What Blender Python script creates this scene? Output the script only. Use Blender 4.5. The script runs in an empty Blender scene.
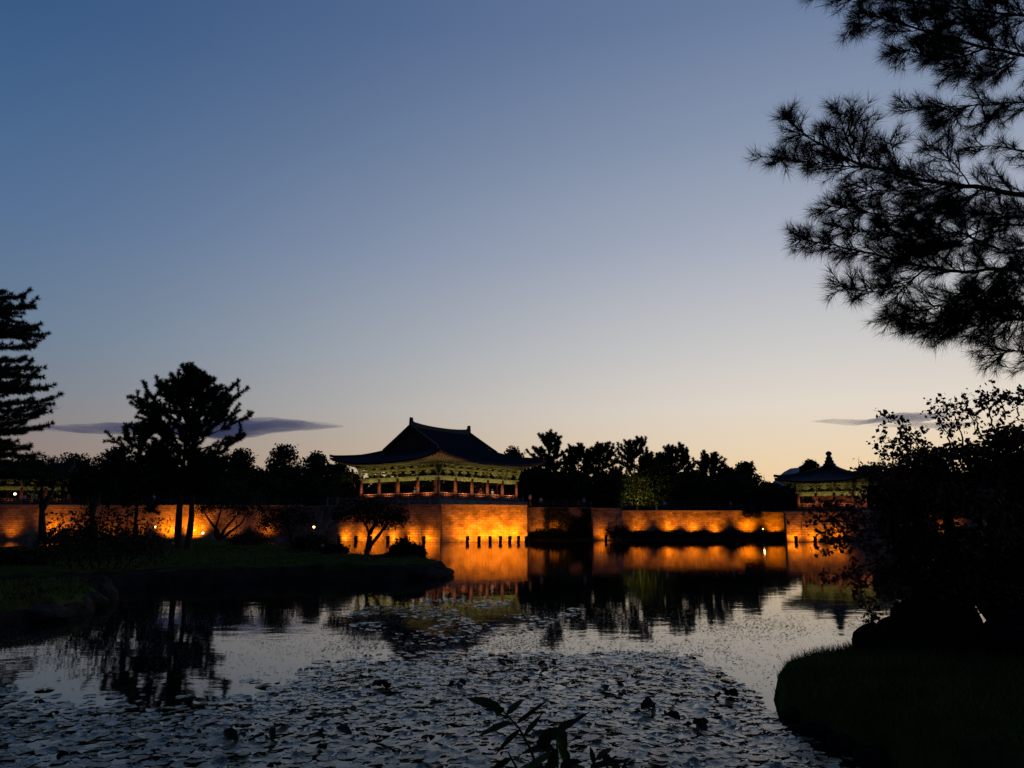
import bpy, bmesh, math, random
import numpy as np
from mathutils import Vector, Matrix, noise

# ------------------------------------------------------------------ camera, sky, exposure
C = bpy.context.scene
COL = C.collection
F = 790.0                       # focal length in pixels of the 1024 px wide picture
CAM_H = 2.5                     # metres above the pond
PITCH = math.atan(139.0 / F)
SP, CP = math.sin(PITCH), math.cos(PITCH)

cam_d = bpy.data.cameras.new('camera')
cam_d.sensor_width = 36.0
cam_d.lens = 36.0 * F / 1024.0
cam_d.clip_start = 0.05
cam_d.clip_end = 30000
cam = bpy.data.objects.new('camera', cam_d)
COL.objects.link(cam)
cam.location = (0, 0, CAM_H)
cam.rotation_euler = (math.pi / 2 + PITCH, 0, 0)
C.camera = cam
C.render.resolution_x, C.render.resolution_y = 1024, 768
C.view_settings.view_transform = 'Standard'
C.view_settings.look = 'None'
C.view_settings.exposure = 0.0
C.view_settings.gamma = 1.0
C.view_settings.use_curve_mapping = False
try:
    C.cycles.use_denoising = True
    C.cycles.max_bounces = 6
    C.cycles.transparent_max_bounces = 8
    C.cycles.sample_clamp_indirect = 4.0
    C.cycles.volume_bounces = 2
except Exception:
    pass


def lin(c):
    return tuple((x / 255.0 / 12.92) if x / 255.0 <= 0.04045 else ((x / 255.0 + 0.055) / 1.055) ** 2.4 for x in c) + (1.0,)


GLOW_AZ = math.radians(30)      # where the sun went down, clockwise from straight ahead
world = bpy.data.worlds.new('World')
C.world = world
world.use_nodes = True
nt = world.node_tree
nt.nodes.clear()


def N(tree, typ, **kw):
    n = tree.nodes.new(typ)
    for k, v in kw.items():
        if k.startswith('i_'):
            n.inputs[int(k[2:])].default_value = v
        else:
            setattr(n, k, v)
    return n


def math_node(tree, op, a, b=None):
    n = tree.nodes.new('ShaderNodeMath')
    n.operation = op
    for i, v in enumerate((a, b)):
        if v is None:
            continue
        if isinstance(v, (int, float)):
            n.inputs[i].default_value = v
        else:
            tree.links.new(v, n.inputs[i])
    return n.outputs[0]


def ramp(tree, fac, stops):
    n = tree.nodes.new('ShaderNodeValToRGB')
    n.color_ramp.interpolation = 'CARDINAL' if False else 'LINEAR'
    e = n.color_ramp.elements
    while len(e) < len(stops):
        e.new(0.5)
    for el, (p, c) in zip(e, stops):
        el.position = p
        el.color = c
    tree.links.new(fac, n.inputs[0])
    return n.outputs[0]


tc = nt.nodes.new('ShaderNodeTexCoord')
sep = nt.nodes.new('ShaderNodeSeparateXYZ')
nt.links.new(tc.outputs['Generated'], sep.inputs[0])
elev = math_node(nt, 'DIVIDE', math_node(nt, 'ARCSINE', sep.outputs[2]), math.pi / 2)     # 0 horizon .. 1 zenith
hyp = math_node(nt, 'MAXIMUM', math_node(nt, 'SQRT', math_node(nt, 'SUBTRACT', 1.0, math_node(nt, 'MULTIPLY', sep.outputs[2], sep.outputs[2]))), 1e-4)
dotp = math_node(nt, 'ADD', math_node(nt, 'MULTIPLY', sep.outputs[0], math.sin(GLOW_AZ)),
                 math_node(nt, 'MULTIPLY', sep.outputs[1], math.cos(GLOW_AZ)))
dang = math_node(nt, 'DIVIDE', math_node(nt, 'ARCCOSINE', math_node(nt, 'MAXIMUM', math_node(nt, 'MINIMUM', math_node(nt, 'DIVIDE', dotp, hyp), 0.9999), -0.9999)), math.pi)


def stops(rows):
    return [(max(0.0, e / 90.0), lin(c)) for e, c in rows]


NEAR = [(0, (238, 194, 140)), (3.0, (239, 207, 163)), (5, (233, 211, 180)), (8, (225, 214, 201)), (12, (204, 202, 200)), (19.5, (166, 173, 189)),
        (26.5, (135, 149, 173)), (34, (105, 124, 158)), (55, (56, 80, 124)), (90, (30, 48, 86))]
SIDE = [(0, (138, 118, 110)), (4, (136, 121, 118)), (6, (127, 122, 126)), (8, (114, 123, 136)), (12, (98, 121, 145)), (19, (80, 109, 146)),
        (25, (66, 98, 138)), (31, (52, 86, 130)), (55, (36, 58, 104)), (90, (24, 40, 76))]
BACK = [(0, (52, 48, 62)), (8, (48, 52, 76)), (20, (36, 46, 80)), (45, (26, 36, 68)), (90, (22, 34, 66))]
rn, rs, rb = (ramp(nt, elev, stops(r)) for r in (NEAR, SIDE, BACK))
mr1 = N(nt, 'ShaderNodeMapRange', interpolation_type='SMOOTHSTEP')
nt.links.new(dang, mr1.inputs[0])
mr1.inputs[1].default_value, mr1.inputs[2].default_value = 0.03, 0.40
mr2 = N(nt, 'ShaderNodeMapRange', interpolation_type='SMOOTHSTEP')
nt.links.new(dang, mr2.inputs[0])
mr2.inputs[1].default_value, mr2.inputs[2].default_value = 0.36, 0.72


def mix_rgb(tree, fac, a, b, blend='MIX'):
    n = tree.nodes.new('ShaderNodeMix')
    n.data_type = 'RGBA'
    n.blend_type = blend
    for sock, v in ((n.inputs[0], fac), (n.inputs[6], a), (n.inputs[7], b)):
        if isinstance(v, (int, float)):
            sock.default_value = v
        elif isinstance(v, tuple):
            sock.default_value = v
        else:
            tree.links.new(v, sock)
    return n.outputs[2]


grad = mix_rgb(nt, mr2.outputs[0], mix_rgb(nt, mr1.outputs[0], rn, rs), rb)
sky = nt.nodes.new('ShaderNodeTexSky')
sky.sky_type = 'NISHITA'
sky.sun_disc = False
sky.sun_elevation = math.radians(-4.0)
sky.sun_rotation = GLOW_AZ
skyc = mix_rgb(nt, 1.0, sky.outputs[0], (0.05, 0.05, 0.05, 1), 'MULTIPLY')
tot = mix_rgb(nt, 1.0, grad, skyc, 'ADD')
bg = nt.nodes.new('ShaderNodeBackground')
bg.inputs[1].default_value = 1.0
nt.links.new(tot, bg.inputs[0])
wo = nt.nodes.new('ShaderNodeOutputWorld')
nt.links.new(bg.outputs[0], wo.inputs[0])
# (the sun has set: no sun lamp; the lit lamps of the place follow with their fixtures)

# ------------------------------------------------------------------ pixel helpers (to read positions off the photograph)


def ray(px, py):
    v = (384.0 - py) / F
    return Vector(((px - 512.0) / F, CP - SP * v, SP + CP * v))


def at(px, py, Y):
    d = ray(px, py)
    return Vector((0, 0, CAM_H)) + d * (Y / d.y)


def on_z(px, py, z=0.0):
    d = ray(px, py)
    return Vector((0, 0, CAM_H)) + d * ((z - CAM_H) / d.z)


def xat(px, Y, z=2.5):
    return (px - 512.0) / F * (Y * CP + (z - CAM_H) * SP)


# ------------------------------------------------------------------ materials


def mat(name, base, rough=0.8, var=0.25, scale=3.0, bump=0.0, bscale=20.0, spec=0.3, tint=None, emit=None, estr=0.0, coords='Object'):
    m = bpy.data.materials.new(name)
    m.use_nodes = True
    t = m.node_tree
    b = t.nodes['Principled BSDF']
    b.inputs['Roughness'].default_value = rough
    b.inputs['Specular IOR Level'].default_value = spec
    co = t.nodes.new('ShaderNodeTexCoord')
    nz = t.nodes.new('ShaderNodeTexNoise')
    nz.inputs['Scale'].default_value = scale
    nz.inputs['Detail'].default_value = 5
    t.links.new(co.outputs[coords], nz.inputs['Vector'])
    c1 = tuple(x * (1 - var) for x in base) + (1,)
    c2 = tuple(min(1, x * (1 + var)) for x in (tint or base)) + (1,)
    col = ramp(t, nz.outputs['Fac'], [(0.3, c1), (0.7, c2)])
    t.links.new(col, b.inputs['Base Color'])
    if bump:
        n2 = t.nodes.new('ShaderNodeTexNoise')
        n2.inputs['Scale'].default_value = bscale
        n2.inputs['Detail'].default_value = 6
        t.links.new(co.outputs[coords], n2.inputs['Vector'])
        bp = t.nodes.new('ShaderNodeBump')
        bp.inputs['Strength'].default_value = 1.0
        bp.inputs['Distance'].default_value = bump
        t.links.new(n2.outputs['Fac'], bp.inputs['Height'])
        t.links.new(bp.outputs[0], b.inputs['Normal'])
    if emit:
        b.inputs['Emission Color'].default_value = tuple(emit) + (1,)
        b.inputs['Emission Strength'].default_value = estr
    return m


M = {}
M['bark'] = mat('bark', (0.05, 0.035, 0.025), 0.95, 0.4, 4, 0.02, 12)
M['bark_red'] = mat('bark_red', (0.13, 0.06, 0.035), 0.95, 0.4, 4, 0.02, 12)
M['pine_needle'] = mat('pine_needle', (0.016, 0.028, 0.014), 0.75, 0.35, 1.5, spec=0.12)
M['near_needle'] = mat('near_needle', (0.014, 0.026, 0.016), 0.7, 0.35, 3, spec=0.1)
M['leaf'] = mat('leaf', (0.022, 0.034, 0.012), 0.75, 0.4, 0.6, spec=0.12)
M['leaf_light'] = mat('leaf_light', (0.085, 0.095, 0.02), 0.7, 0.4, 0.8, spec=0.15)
M['leaf_red'] = mat('leaf_red', (0.045, 0.020, 0.012), 0.75, 0.4, 1.0, spec=0.12)
M['leaf_dark'] = mat('leaf_dark', (0.014, 0.018, 0.008), 0.75, 0.35, 1.5, spec=0.08)
M['maple_leaf'] = mat('maple_leaf', (0.110, 0.045, 0.026), 0.7, 0.4, 2.5, spec=0.12)
M['weed_leaf'] = mat('weed_leaf', (0.022, 0.045, 0.010), 0.6, 0.35, 9, spec=0.2, tint=(0.030, 0.060, 0.010))
M['grass'] = mat('grass', (0.040, 0.058, 0.014), 1.0, 0.5, 1.3, 0.03, 15, spec=0.0)
M['grass_blade'] = mat('grass_blade', (0.075, 0.100, 0.020), 0.8, 0.5, 1.2, spec=0.1)
M['earth'] = mat('earth', (0.04, 0.033, 0.022), 1.0, 0.4, 1.2, 0.04, 9, spec=0.0)
M['rock'] = mat('rock', (0.050, 0.042, 0.034), 1.0, 0.45, 3, 0.03, 14, spec=0.0)
M['wet_rock'] = mat('wet_rock', (0.022, 0.019, 0.016), 1.0, 0.45, 3, 0.03, 14, spec=0.0)
M['edge_stone'] = mat('edge_stone', (0.030, 0.026, 0.022), 1.0, 0.5, 1.6, 0.06, 5, spec=0.0)
M['tile'] = mat('tile', (0.030, 0.032, 0.038), 0.7, 0.35, 2, 0.01, 20, spec=0.25)
M['red_wood'] = mat('red_wood', (0.26, 0.075, 0.045), 0.7, 0.2, 2.5)
M['green_wood'] = mat('green_wood', (0.15, 0.195, 0.07), 0.75, 0.35, 2.5, tint=(0.27, 0.27, 0.105))
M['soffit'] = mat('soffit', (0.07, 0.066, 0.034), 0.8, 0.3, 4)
M['dark_wood'] = mat('dark_wood', (0.05, 0.022, 0.015), 0.8, 0.3, 3)
M['plaster'] = mat('plaster', (0.18, 0.10, 0.06), 0.9, 0.3, 2)
M['pale_stone'] = mat('pale_stone', (0.22, 0.20, 0.175), 0.9, 0.25, 1.5, 0.02, 9)
M['metal_dark'] = mat('metal_dark', (0.03, 0.03, 0.033), 0.5, 0.2, 5)
M['fence_paint'] = mat('fence_paint', (0.05, 0.075, 0.085), 0.6, 0.2, 3)
M['hill'] = mat('hill', (0.20, 0.24, 0.30), 1.0, 0.2, 0.01)  # distance haze put into the base colour as pale blue; no air volume
M['lamp_warm'] = mat('lamp_warm', (0.9, 0.7, 0.4), 0.4, 0.0, 1, emit=(1.0, 0.60, 0.17), estr=2.6)
M['lamp_orange'] = mat('lamp_orange', (0.9, 0.5, 0.2), 0.4, 0.0, 1, emit=(1.0, 0.42, 0.06), estr=5)
M['lamp_white'] = mat('lamp_white', (0.9, 0.9, 0.85), 0.4, 0.0, 1, emit=(1.0, 0.86, 0.62), estr=2.2)
M['skin'] = mat('skin', (0.45, 0.28, 0.20), 0.6, 0.1, 5)
M['hair'] = mat('hair', (0.015, 0.012, 0.010), 0.6, 0.2, 9)
M['cloth_white'] = mat('cloth_white', (0.60, 0.60, 0.62), 0.9, 0.1, 6)
M['cloth_blue'] = mat('cloth_blue', (0.16, 0.24, 0.40), 0.9, 0.1, 6)
M['cloth_red'] = mat('cloth_red', (0.42, 0.07, 0.05), 0.9, 0.1, 6)
M['cloth_grey'] = mat('cloth_grey', (0.25, 0.25, 0.27), 0.9, 0.1, 6)
M['cloth_dark'] = mat('cloth_dark', (0.03, 0.03, 0.045), 0.9, 0.1, 6)

# stone wall: coursed blocks on the UV (metres along the wall, metres up)
m = bpy.data.materials.new('wall_stone')
m.use_nodes = True
t = m.node_tree
b = t.nodes['Principled BSDF']
b.inputs['Roughness'].default_value = 0.9
b.inputs['Specular IOR Level'].default_value = 0.15
uv = t.nodes.new('ShaderNodeTexCoord')
br = t.nodes.new('ShaderNodeTexBrick')
br.offset = 0.5
br.inputs['Scale'].default_value = 1.0
br.inputs['Brick Width'].default_value = 0.85
br.inputs['Row Height'].default_value = 0.33
br.inputs['Mortar Size'].default_value = 0.022
br.inputs['Mortar Smooth'].default_value = 0.4
br.inputs['Bias'].default_value = 0.0
br.inputs['Color1'].default_value = (0.44, 0.35, 0.25, 1)
br.inputs['Color2'].default_value = (0.27, 0.22, 0.16, 1)
br.inputs['Mortar'].default_value = (0.16, 0.13, 0.10, 1)
t.links.new(uv.outputs['UV'], br.inputs['Vector'])
nz = t.nodes.new('ShaderNodeTexNoise')
nz.inputs['Scale'].default_value = 0.6
nz.inputs['Detail'].default_value = 7
nz.inputs['Roughness'].default_value = 0.65
t.links.new(uv.outputs['UV'], nz.inputs['Vector'])
stain = ramp(t, nz.outputs['Fac'], [(0.36, (0.34, 0.30, 0.25, 1)), (0.60, (1, 1, 1, 1))])
colr = mix_rgb(t, 1.0, br.outputs['Color'], stain, 'MULTIPLY')
t.links.new(colr, b.inputs['Base Color'])
n2 = t.nodes.new('ShaderNodeTexNoise')
n2.inputs['Scale'].default_value = 5
n2.inputs['Detail'].default_value = 6
t.links.new(uv.outputs['UV'], n2.inputs['Vector'])
hgt = math_node(t, 'ADD', math_node(t, 'MULTIPLY', br.outputs['Fac'], -0.5), n2.outputs['Fac'])
bp = t.nodes.new('ShaderNodeBump')
bp.inputs['Distance'].default_value = 0.10
t.links.new(hgt, bp.inputs['Height'])
t.links.new(bp.outputs[0], b.inputs['Normal'])
M['wall_stone'] = m

# pond water
m = bpy.data.materials.new('pond_water')
m.use_nodes = True
t = m.node_tree
b = t.nodes['Principled BSDF']
b.inputs['Base Color'].default_value = (0.004, 0.0055, 0.005, 1)
b.inputs['Roughness'].default_value = 0.03
b.inputs['IOR'].default_value = 1.333
b.inputs['Specular IOR Level'].default_value = 0.5
co = t.nodes.new('ShaderNodeTexCoord')
mp = t.nodes.new('ShaderNodeMapping')
mp.inputs['Scale'].default_value = (0.7, 1.0, 1.0)
t.links.new(co.outputs['Object'], mp.inputs['Vector'])
na = t.nodes.new('ShaderNodeTexNoise')
na.inputs['Scale'].default_value = 1.1
na.inputs['Detail'].default_value = 3
t.links.new(mp.outputs[0], na.inputs['Vector'])
nb = t.nodes.new('ShaderNodeTexNoise')
nb.inputs['Scale'].default_value = 7.0
nb.inputs['Detail'].default_value = 2
t.links.new(mp.outputs[0], nb.inputs['Vector'])
hh = math_node(t, 'ADD', na.outputs['Fac'], math_node(t, 'MULTIPLY', nb.outputs['Fac'], 0.10))
bp = t.nodes.new('ShaderNodeBump')
bp.inputs['Strength'].default_value = 1.0
bp.inputs['Distance'].default_value = 0.004
t.links.new(hh, bp.inputs['Height'])
t.links.new(bp.outputs[0], b.inputs['Normal'])
M['water'] = m

# lily pad: waxy leaf with paler veins
m = mat('lily_leaf', (0.095, 0.100, 0.058), 0.20, 0.6, 4, 0.003, 14, spec=0.48, tint=(0.16, 0.16, 0.085))
t = m.node_tree
gp = t.nodes.new('ShaderNodeNewGeometry')
for nn_ in [q for q in t.nodes if q.type == 'TEX_NOISE' and q.inputs['Scale'].default_value == 5]:
    t.links.new(gp.outputs['Position'], nn_.inputs['Vector'])
M['lily'] = m
M['lily_old'] = mat('lily_old', (0.022, 0.020, 0.012), 0.6, 0.4, 6, 0.006, 14, spec=0.25)
M['duckweed'] = mat('duckweed', (0.028, 0.034, 0.022), 0.6, 0.4, 3, spec=0.3)

# cloud: thin homogeneous vapour
m = bpy.data.materials.new('cloud_vapour')
m.use_nodes = True
t = m.node_tree
for n in list(t.nodes):
    if n.type == 'BSDF_PRINCIPLED':
        t.nodes.remove(n)
pv = t.nodes.new('ShaderNodeVolumePrincipled')
pv.inputs['Color'].default_value = (0.12, 0.42, 1.0, 1)
pv.inputs['Density'].default_value = 0.008
out = [n for n in t.nodes if n.type == 'OUTPUT_MATERIAL'][0]
t.links.new(pv.outputs[0], out.inputs['Volume'])
M['cloud'] = m

# ------------------------------------------------------------------ mesh helpers


class MB:
    def __init__(self):
        self.v, self.f, self.uv = [], [], {}

    def add(self, verts, faces):
        o = len(self.v)
        self.v += [tuple(p) for p in verts]
        self.f += [tuple(i + o for i in f) for f in faces]
        return o

    def arrays(self, V, Fc):
        o = len(self.v)
        self.v += V.tolist()
        self.f += (Fc + o).tolist()

    def box(self, c, s, rz=0.0, rx=0.0):
        hx, hy, hz = s[0] / 2, s[1] / 2, s[2] / 2
        R = Matrix.Rotation(rz, 3, 'Z') @ Matrix.Rotation(rx, 3, 'X')
        vs = [R @ Vector((x * hx, y * hy, z * hz)) + Vector(c) for x in (-1, 1) for y in (-1, 1) for z in (-1, 1)]
        self.add(vs, [(0, 1, 3, 2), (4, 6, 7, 5), (0, 4, 5, 1), (2, 3, 7, 6), (0, 2, 6, 4), (1, 5, 7, 3)])

    def tube(self, pts, radii, n=8, cap=True):
        pts = [Vector(p) for p in pts]
        if isinstance(radii, (int, float)):
            radii = [radii] * len(pts)
        rings = []
        o = len(self.v)
        up = Vector((0.12, 0.23, 0.97))
        for i, p in enumerate(pts):
            a = pts[max(i - 1, 0)]
            c = pts[min(i + 1, len(pts) - 1)]
            d = (c - a).normalized()
            s = d.cross(up)
            if s.length < 1e-3:
                s = d.cross(Vector((1, 0, 0)))
            s.normalize()
            q = s.cross(d)
            for k in range(n):
                an = 2 * math.pi * k / n
                self.v.append(tuple(p + (s * math.cos(an) + q * math.sin(an)) * radii[i]))
        for i in range(len(pts) - 1):
            for k in range(n):
                k2 = (k + 1) % n
                self.f.append((o + i * n + k, o + i * n + k2, o + (i + 1) * n + k2, o + (i + 1) * n + k))
        if cap:
            self.f.append(tuple(o + k for k in reversed(range(n))))
            self.f.append(tuple(o + (len(pts) - 1) * n + k for k in range(n)))

    def sweep(self, pts, w, h, z0=0.0):
        """upright rectangular section carried along a path"""
        pts = [Vector(p) for p in pts]
        o = len(self.v)
        for i, p in enumerate(pts):
            a, c = pts[max(i - 1, 0)], pts[min(i + 1, len(pts) - 1)]
            d = c - a
            s = Vector((d.y, -d.x, 0))
            s = s.normalized() if s.length > 1e-6 else Vector((1, 0, 0))
            for sx, zz in ((-1, z0), (1, z0), (0.75, z0 + h), (-0.75, z0 + h)):
                self.v.append(tuple(p + s * (sx * w / 2) + Vector((0, 0, zz))))
        for i in range(len(pts) - 1):
            for k in range(4):
                k2 = (k + 1) % 4
                self.f.append((o + i * 4 + k, o + i * 4 + k2, o + i * 4 + 4 + k2, o + i * 4 + 4 + k))
        self.f.append((o, o + 3, o + 2, o + 1))
        e = o + (len(pts) - 1) * 4
        self.f.append((e, e + 1, e + 2, e + 3))

    def lathe(self, prof, c=(0, 0, 0), n=12):
        o = len(self.v)
        for r, z in prof:
            for k in range(n):
                an = 2 * math.pi * k / n
                self.v.append((c[0] + r * math.cos(an), c[1] + r * math.sin(an), c[2] + z))
        for i in range(len(prof) - 1):
            for k in range(n):
                k2 = (k + 1) % n
                self.f.append((o + i * n + k, o + i * n + k2, o + (i + 1) * n + k2, o + (i + 1) * n + k))
        self.f.append(tuple(o + k for k in reversed(range(n))))
        e = o + (len(prof) - 1) * n
        self.f.append(tuple(e + k for k in range(n)))

    def prism(self, outline, frame, th):
        """outline of (a, b); frame(a, b, t) gives the point; extruded from t=-th/2 to th/2"""
        n = len(outline)
        o = len(self.v)
        for tt in (-th / 2, th / 2):
            for a, b_ in outline:
                self.v.append(tuple(frame(a, b_, tt)))
        self.f.append(tuple(o + i for i in reversed(range(n))))
        self.f.append(tuple(o + n + i for i in range(n)))
        for i in range(n):
            j = (i + 1) % n
            self.f.append((o + i, o + j, o + n + j, o + n + i))

    def build(self, name, material, parent=None, smooth=False):
        me = bpy.data.meshes.new(name)
        me.from_pydata(self.v, [], self.f)
        me.update()
        ob = bpy.data.objects.new(name, me)
        COL.objects.link(ob)
        me.materials.append(M[material] if isinstance(material, str) else material)
        if parent is not None:
            ob.parent = parent
        if smooth:
            me.polygons.foreach_set('use_smooth', [True] * len(me.polygons))
        return ob


def tag(o, label=None, cat=None, group=None, kind=None):
    if label:
        o['label'] = label
    if cat:
        o['category'] = cat
    if group:
        o['group'] = group
    if kind:
        o['kind'] = kind
    return o


def empty(name, loc, label, cat, rz=0.0, group=None):
    o = bpy.data.objects.new(name, None)
    o.empty_display_size = 0.3
    COL.objects.link(o)
    o.location = loc
    o.rotation_euler = (0, 0, rz)
    return tag(o, label, cat, group)


def copy_tree(o, parent=None):
    c = o.copy()
    COL.objects.link(c)
    if parent is not None:
        c.parent = parent
    for ch in [x for x in COL.objects if x.parent == o]:
        copy_tree(ch, c)
    return c


def light(name, parent, loc, power, color, target=None, angle=120, radius=0.08, blend=1.0):
    kind = 'SPOT' if target is not None else 'POINT'
    d = bpy.data.lights.new(name, kind)
    d.energy = power
    d.color = color
    d.shadow_soft_size = radius
    o = bpy.data.objects.new(name, d)
    COL.objects.link(o)
    o.location = loc
    if kind == 'SPOT':
        d.spot_size = math.radians(angle)
        d.spot_blend = blend
        o.rotation_euler = (Vector(target) - Vector(loc)).to_track_quat('-Z', 'Y').to_euler()
    if parent is not None:
        o.parent = parent
    return o


WARM = (1.0, 0.72, 0.33)
ORANGE = (1.0, 0.245, 0.003)
ORD = ['first', 'second', 'third', 'fourth', 'fifth', 'sixth', 'seventh', 'eighth', 'ninth', 'tenth', 'eleventh', 'twelfth']

# ------------------------------------------------------------------ ground and water
mb = MB()
nx, ny = 60, 60
mb.add([(-600, -60, 0), (600, -60, 0), (600, 190, 0), (-600, 190, 0)], [(0, 1, 2, 3)])
tag(mb.build('pond_water', 'water'), kind='structure')

# outline of the stone retaining wall along the far shore (pixel column, distance, top height)
WL = [(-260, 120, 5.15), (40, 119, 5.15), (325, 117, 5.10)]
PAV_C = (-10.2, 110.0)
mainwall = {}


def wall_thing(p0, p1, ztop, label, group='stone retaining walls along the far shore', thick=1.0, z0=-0.6):
    a, b_ = Vector((p0[0], p0[1], 0)), Vector((p1[0], p1[1], 0))
    L = (b_ - a).length
    d = (b_ - a) / L
    n = Vector((d.y, -d.x, 0))           # towards the pond when going left to right
    rz = math.atan2(d.y, d.x)
    root = empty('stone_wall', a, label, 'wall', rz, group)
    batter = 0.25
    nn = max(2, int(L / 1.2))
    nz_ = 8
    me_v, me_f, uvs = [], [], []
    for i in range(nn + 1):
        for k in range(nz_ + 1):
            z = z0 + (ztop - 0.22 - z0) * k / nz_
            x = L * i / nn
            jit = 0.05 * noise.noise(Vector((x * 0.6 + a.x, z * 0.9, 3.1)))
            me_v.append((x, -batter * (1 - k / nz_) + jit, z))
            uvs.append((x + a.x * 1.7, z))
    W = nz_ + 1
    for i in range(nn):
        for k in range(nz_):
            me_f.append((i * W + k, (i + 1) * W + k, (i + 1) * W + k + 1, i * W + k + 1))
    nfront = len(me_f)
    o = len(me_v)
    me_v += [(0, thick, z0), (L, thick, z0), (0, thick, ztop - 0.22), (L, thick, ztop - 0.22)]
    uvs += [(thick, z0), (thick, z0), (thick, ztop), (thick, ztop)]
    me_f += [(o, 0, nz_, o + 2), (nn * W, o + 1, o + 3, nn * W + nz_), (nz_, nn * W + nz_, o + 3, o + 2)]
    me = bpy.data.meshes.new('stone_face')
    me.from_pydata(me_v, [], me_f)
    ul = me.uv_layers.new(name='uv')
    for lp in me.loops:
        ul.data[lp.index].uv = uvs[lp.vertex_index]
    me.materials.append(M['wall_stone'])
    f = bpy.data.objects.new('stone_face', me)
    COL.objects.link(f)
    f.parent = root
    cp = MB()
    cp.box((L / 2, thick / 2 - 0.10, ztop - 0.11), (L + 0.1, thick + 0.2, 0.215))
    cp.build('coping', 'pale_stone', root)
    return root, a, d, n, L


def P2(px, Y):
    return (xat(px, Y, 1.0), Y)


COR = P2(441, 106.3)
A35, S35 = math.cos(math.radians(52)), math.sin(math.radians(52))
walls = {}
walls['left'] = wall_thing(P2(-260, 121), P2(300, 119), 5.15, 'long dim orange stone wall behind the lawn at the far left')
walls['mid'] = wall_thing(P2(322, 111.5), P2(441, 106.3), 4.95, 'glowing stone wall under the big pavilion, side with two bright hot spots')
walls['main'] = wall_thing(P2(441.15, 106.3), P2(527, 110.5), 4.95, 'brightest smooth orange stone wall right of the bastion corner')
walls['recess'] = wall_thing(P2(527, 121), P2(594, 122), 4.85, 'ivy grown dim stone wall set back beside the bright bastion')
walls['step'] = wall_thing(P2(593, 118), P2(622, 118.5), 4.7, 'narrow bright stone wall panel after the ivy')
walls['right'] = wall_thing(P2(618, 129), P2(790, 130), 4.5, 'long stone wall with separate round orange light pools')
walls['pav2'] = wall_thing(P2(786.5, 108), P2(872, 107), 4.0, 'orange lit stone wall under the small pavilion')
walls['far'] = wall_thing(P2(868, 113), P2(1300, 116), 4.2, 'stone wall mostly hidden behind the dark maple')


def wall_side(p0, p1, ztop, label):
    return wall_thing(p0, p1, ztop, label)


# short return walls closing the steps
wall_side(P2(300.2, 119.2), (walls['mid'][1].x, walls['mid'][1].y + 0.9), 4.93, 'short stone return wall at the near end of the long dim wall')
wall_side((walls['main'][1].x + walls['main'][2].x * walls['main'][4] - 0.5, walls['main'][1].y + walls['main'][2].y * walls['main'][4] + 1.05), (walls['recess'][1].x + 0.1, 121.0), 4.8,
          'short stone return wall hidden behind the bright bastion end')
wall_side((walls['recess'][1].x + walls['recess'][4], 122.2), (walls['step'][1].x + 0.02, 118.6), 4.65, 'short stone return wall between ivy and narrow bright panel')
wall_side((walls['step'][1].x + walls['step'][4] - 0.6, 119.6), (walls['right'][1].x + 0.8, 129.0), 4.45, 'short stone return wall behind the narrow bright panel')
wall_side(P2(789, 130.6), P2(787.2, 108.9), 3.95, 'shaded stone side wall of the small pavilion bastion')

# terrace ground behind the walls, reaching to the horizon
xs = [-6000, xat(300, 120, 4), xat(322, 112, 4), xat(441, 107, 4), xat(527, 111, 4), xat(530, 122, 4), xat(594, 122.5, 4), xat(596, 119, 4), xat(620, 119, 4),
      xat(622, 130, 4), xat(779, 131, 4), xat(788, 109, 4), xat(870, 108, 4), xat(872, 114, 4), 6000]
ysf = [120.5, 119.6, 112.1, 107.0, 111.1, 121.6, 122.6, 118.7, 119.1, 129.7, 130.6, 108.6, 107.6, 113.7, 117]
zz = [5.05, 5.05, 4.85, 4.85, 4.85, 4.75, 4.75, 4.6, 4.6, 4.4, 4.4, 3.9, 3.9, 4.1, 4.1]
mb = MB()
rows = [0, 12, 40, 200, 6000]
V = []
for x, y, z in zip(xs, ysf, zz):
    for r in rows:
        k = min(1.0, r / 40.0)
        V.append((x, y + 0.3 + r if r < 200 else 120 + r, z * (1 - k) + 4.7 * k))
Fc = []
R_ = len(rows)
for i in range(len(xs) - 1):
    for k in range(R_ - 1):
        Fc.append((i * R_ + k, (i + 1) * R_ + k, (i + 1) * R_ + k + 1, i * R_ + k + 1))
mb.add(V, Fc)
tag(mb.build('terrace_ground', 'earth'), kind='structure')


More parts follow.
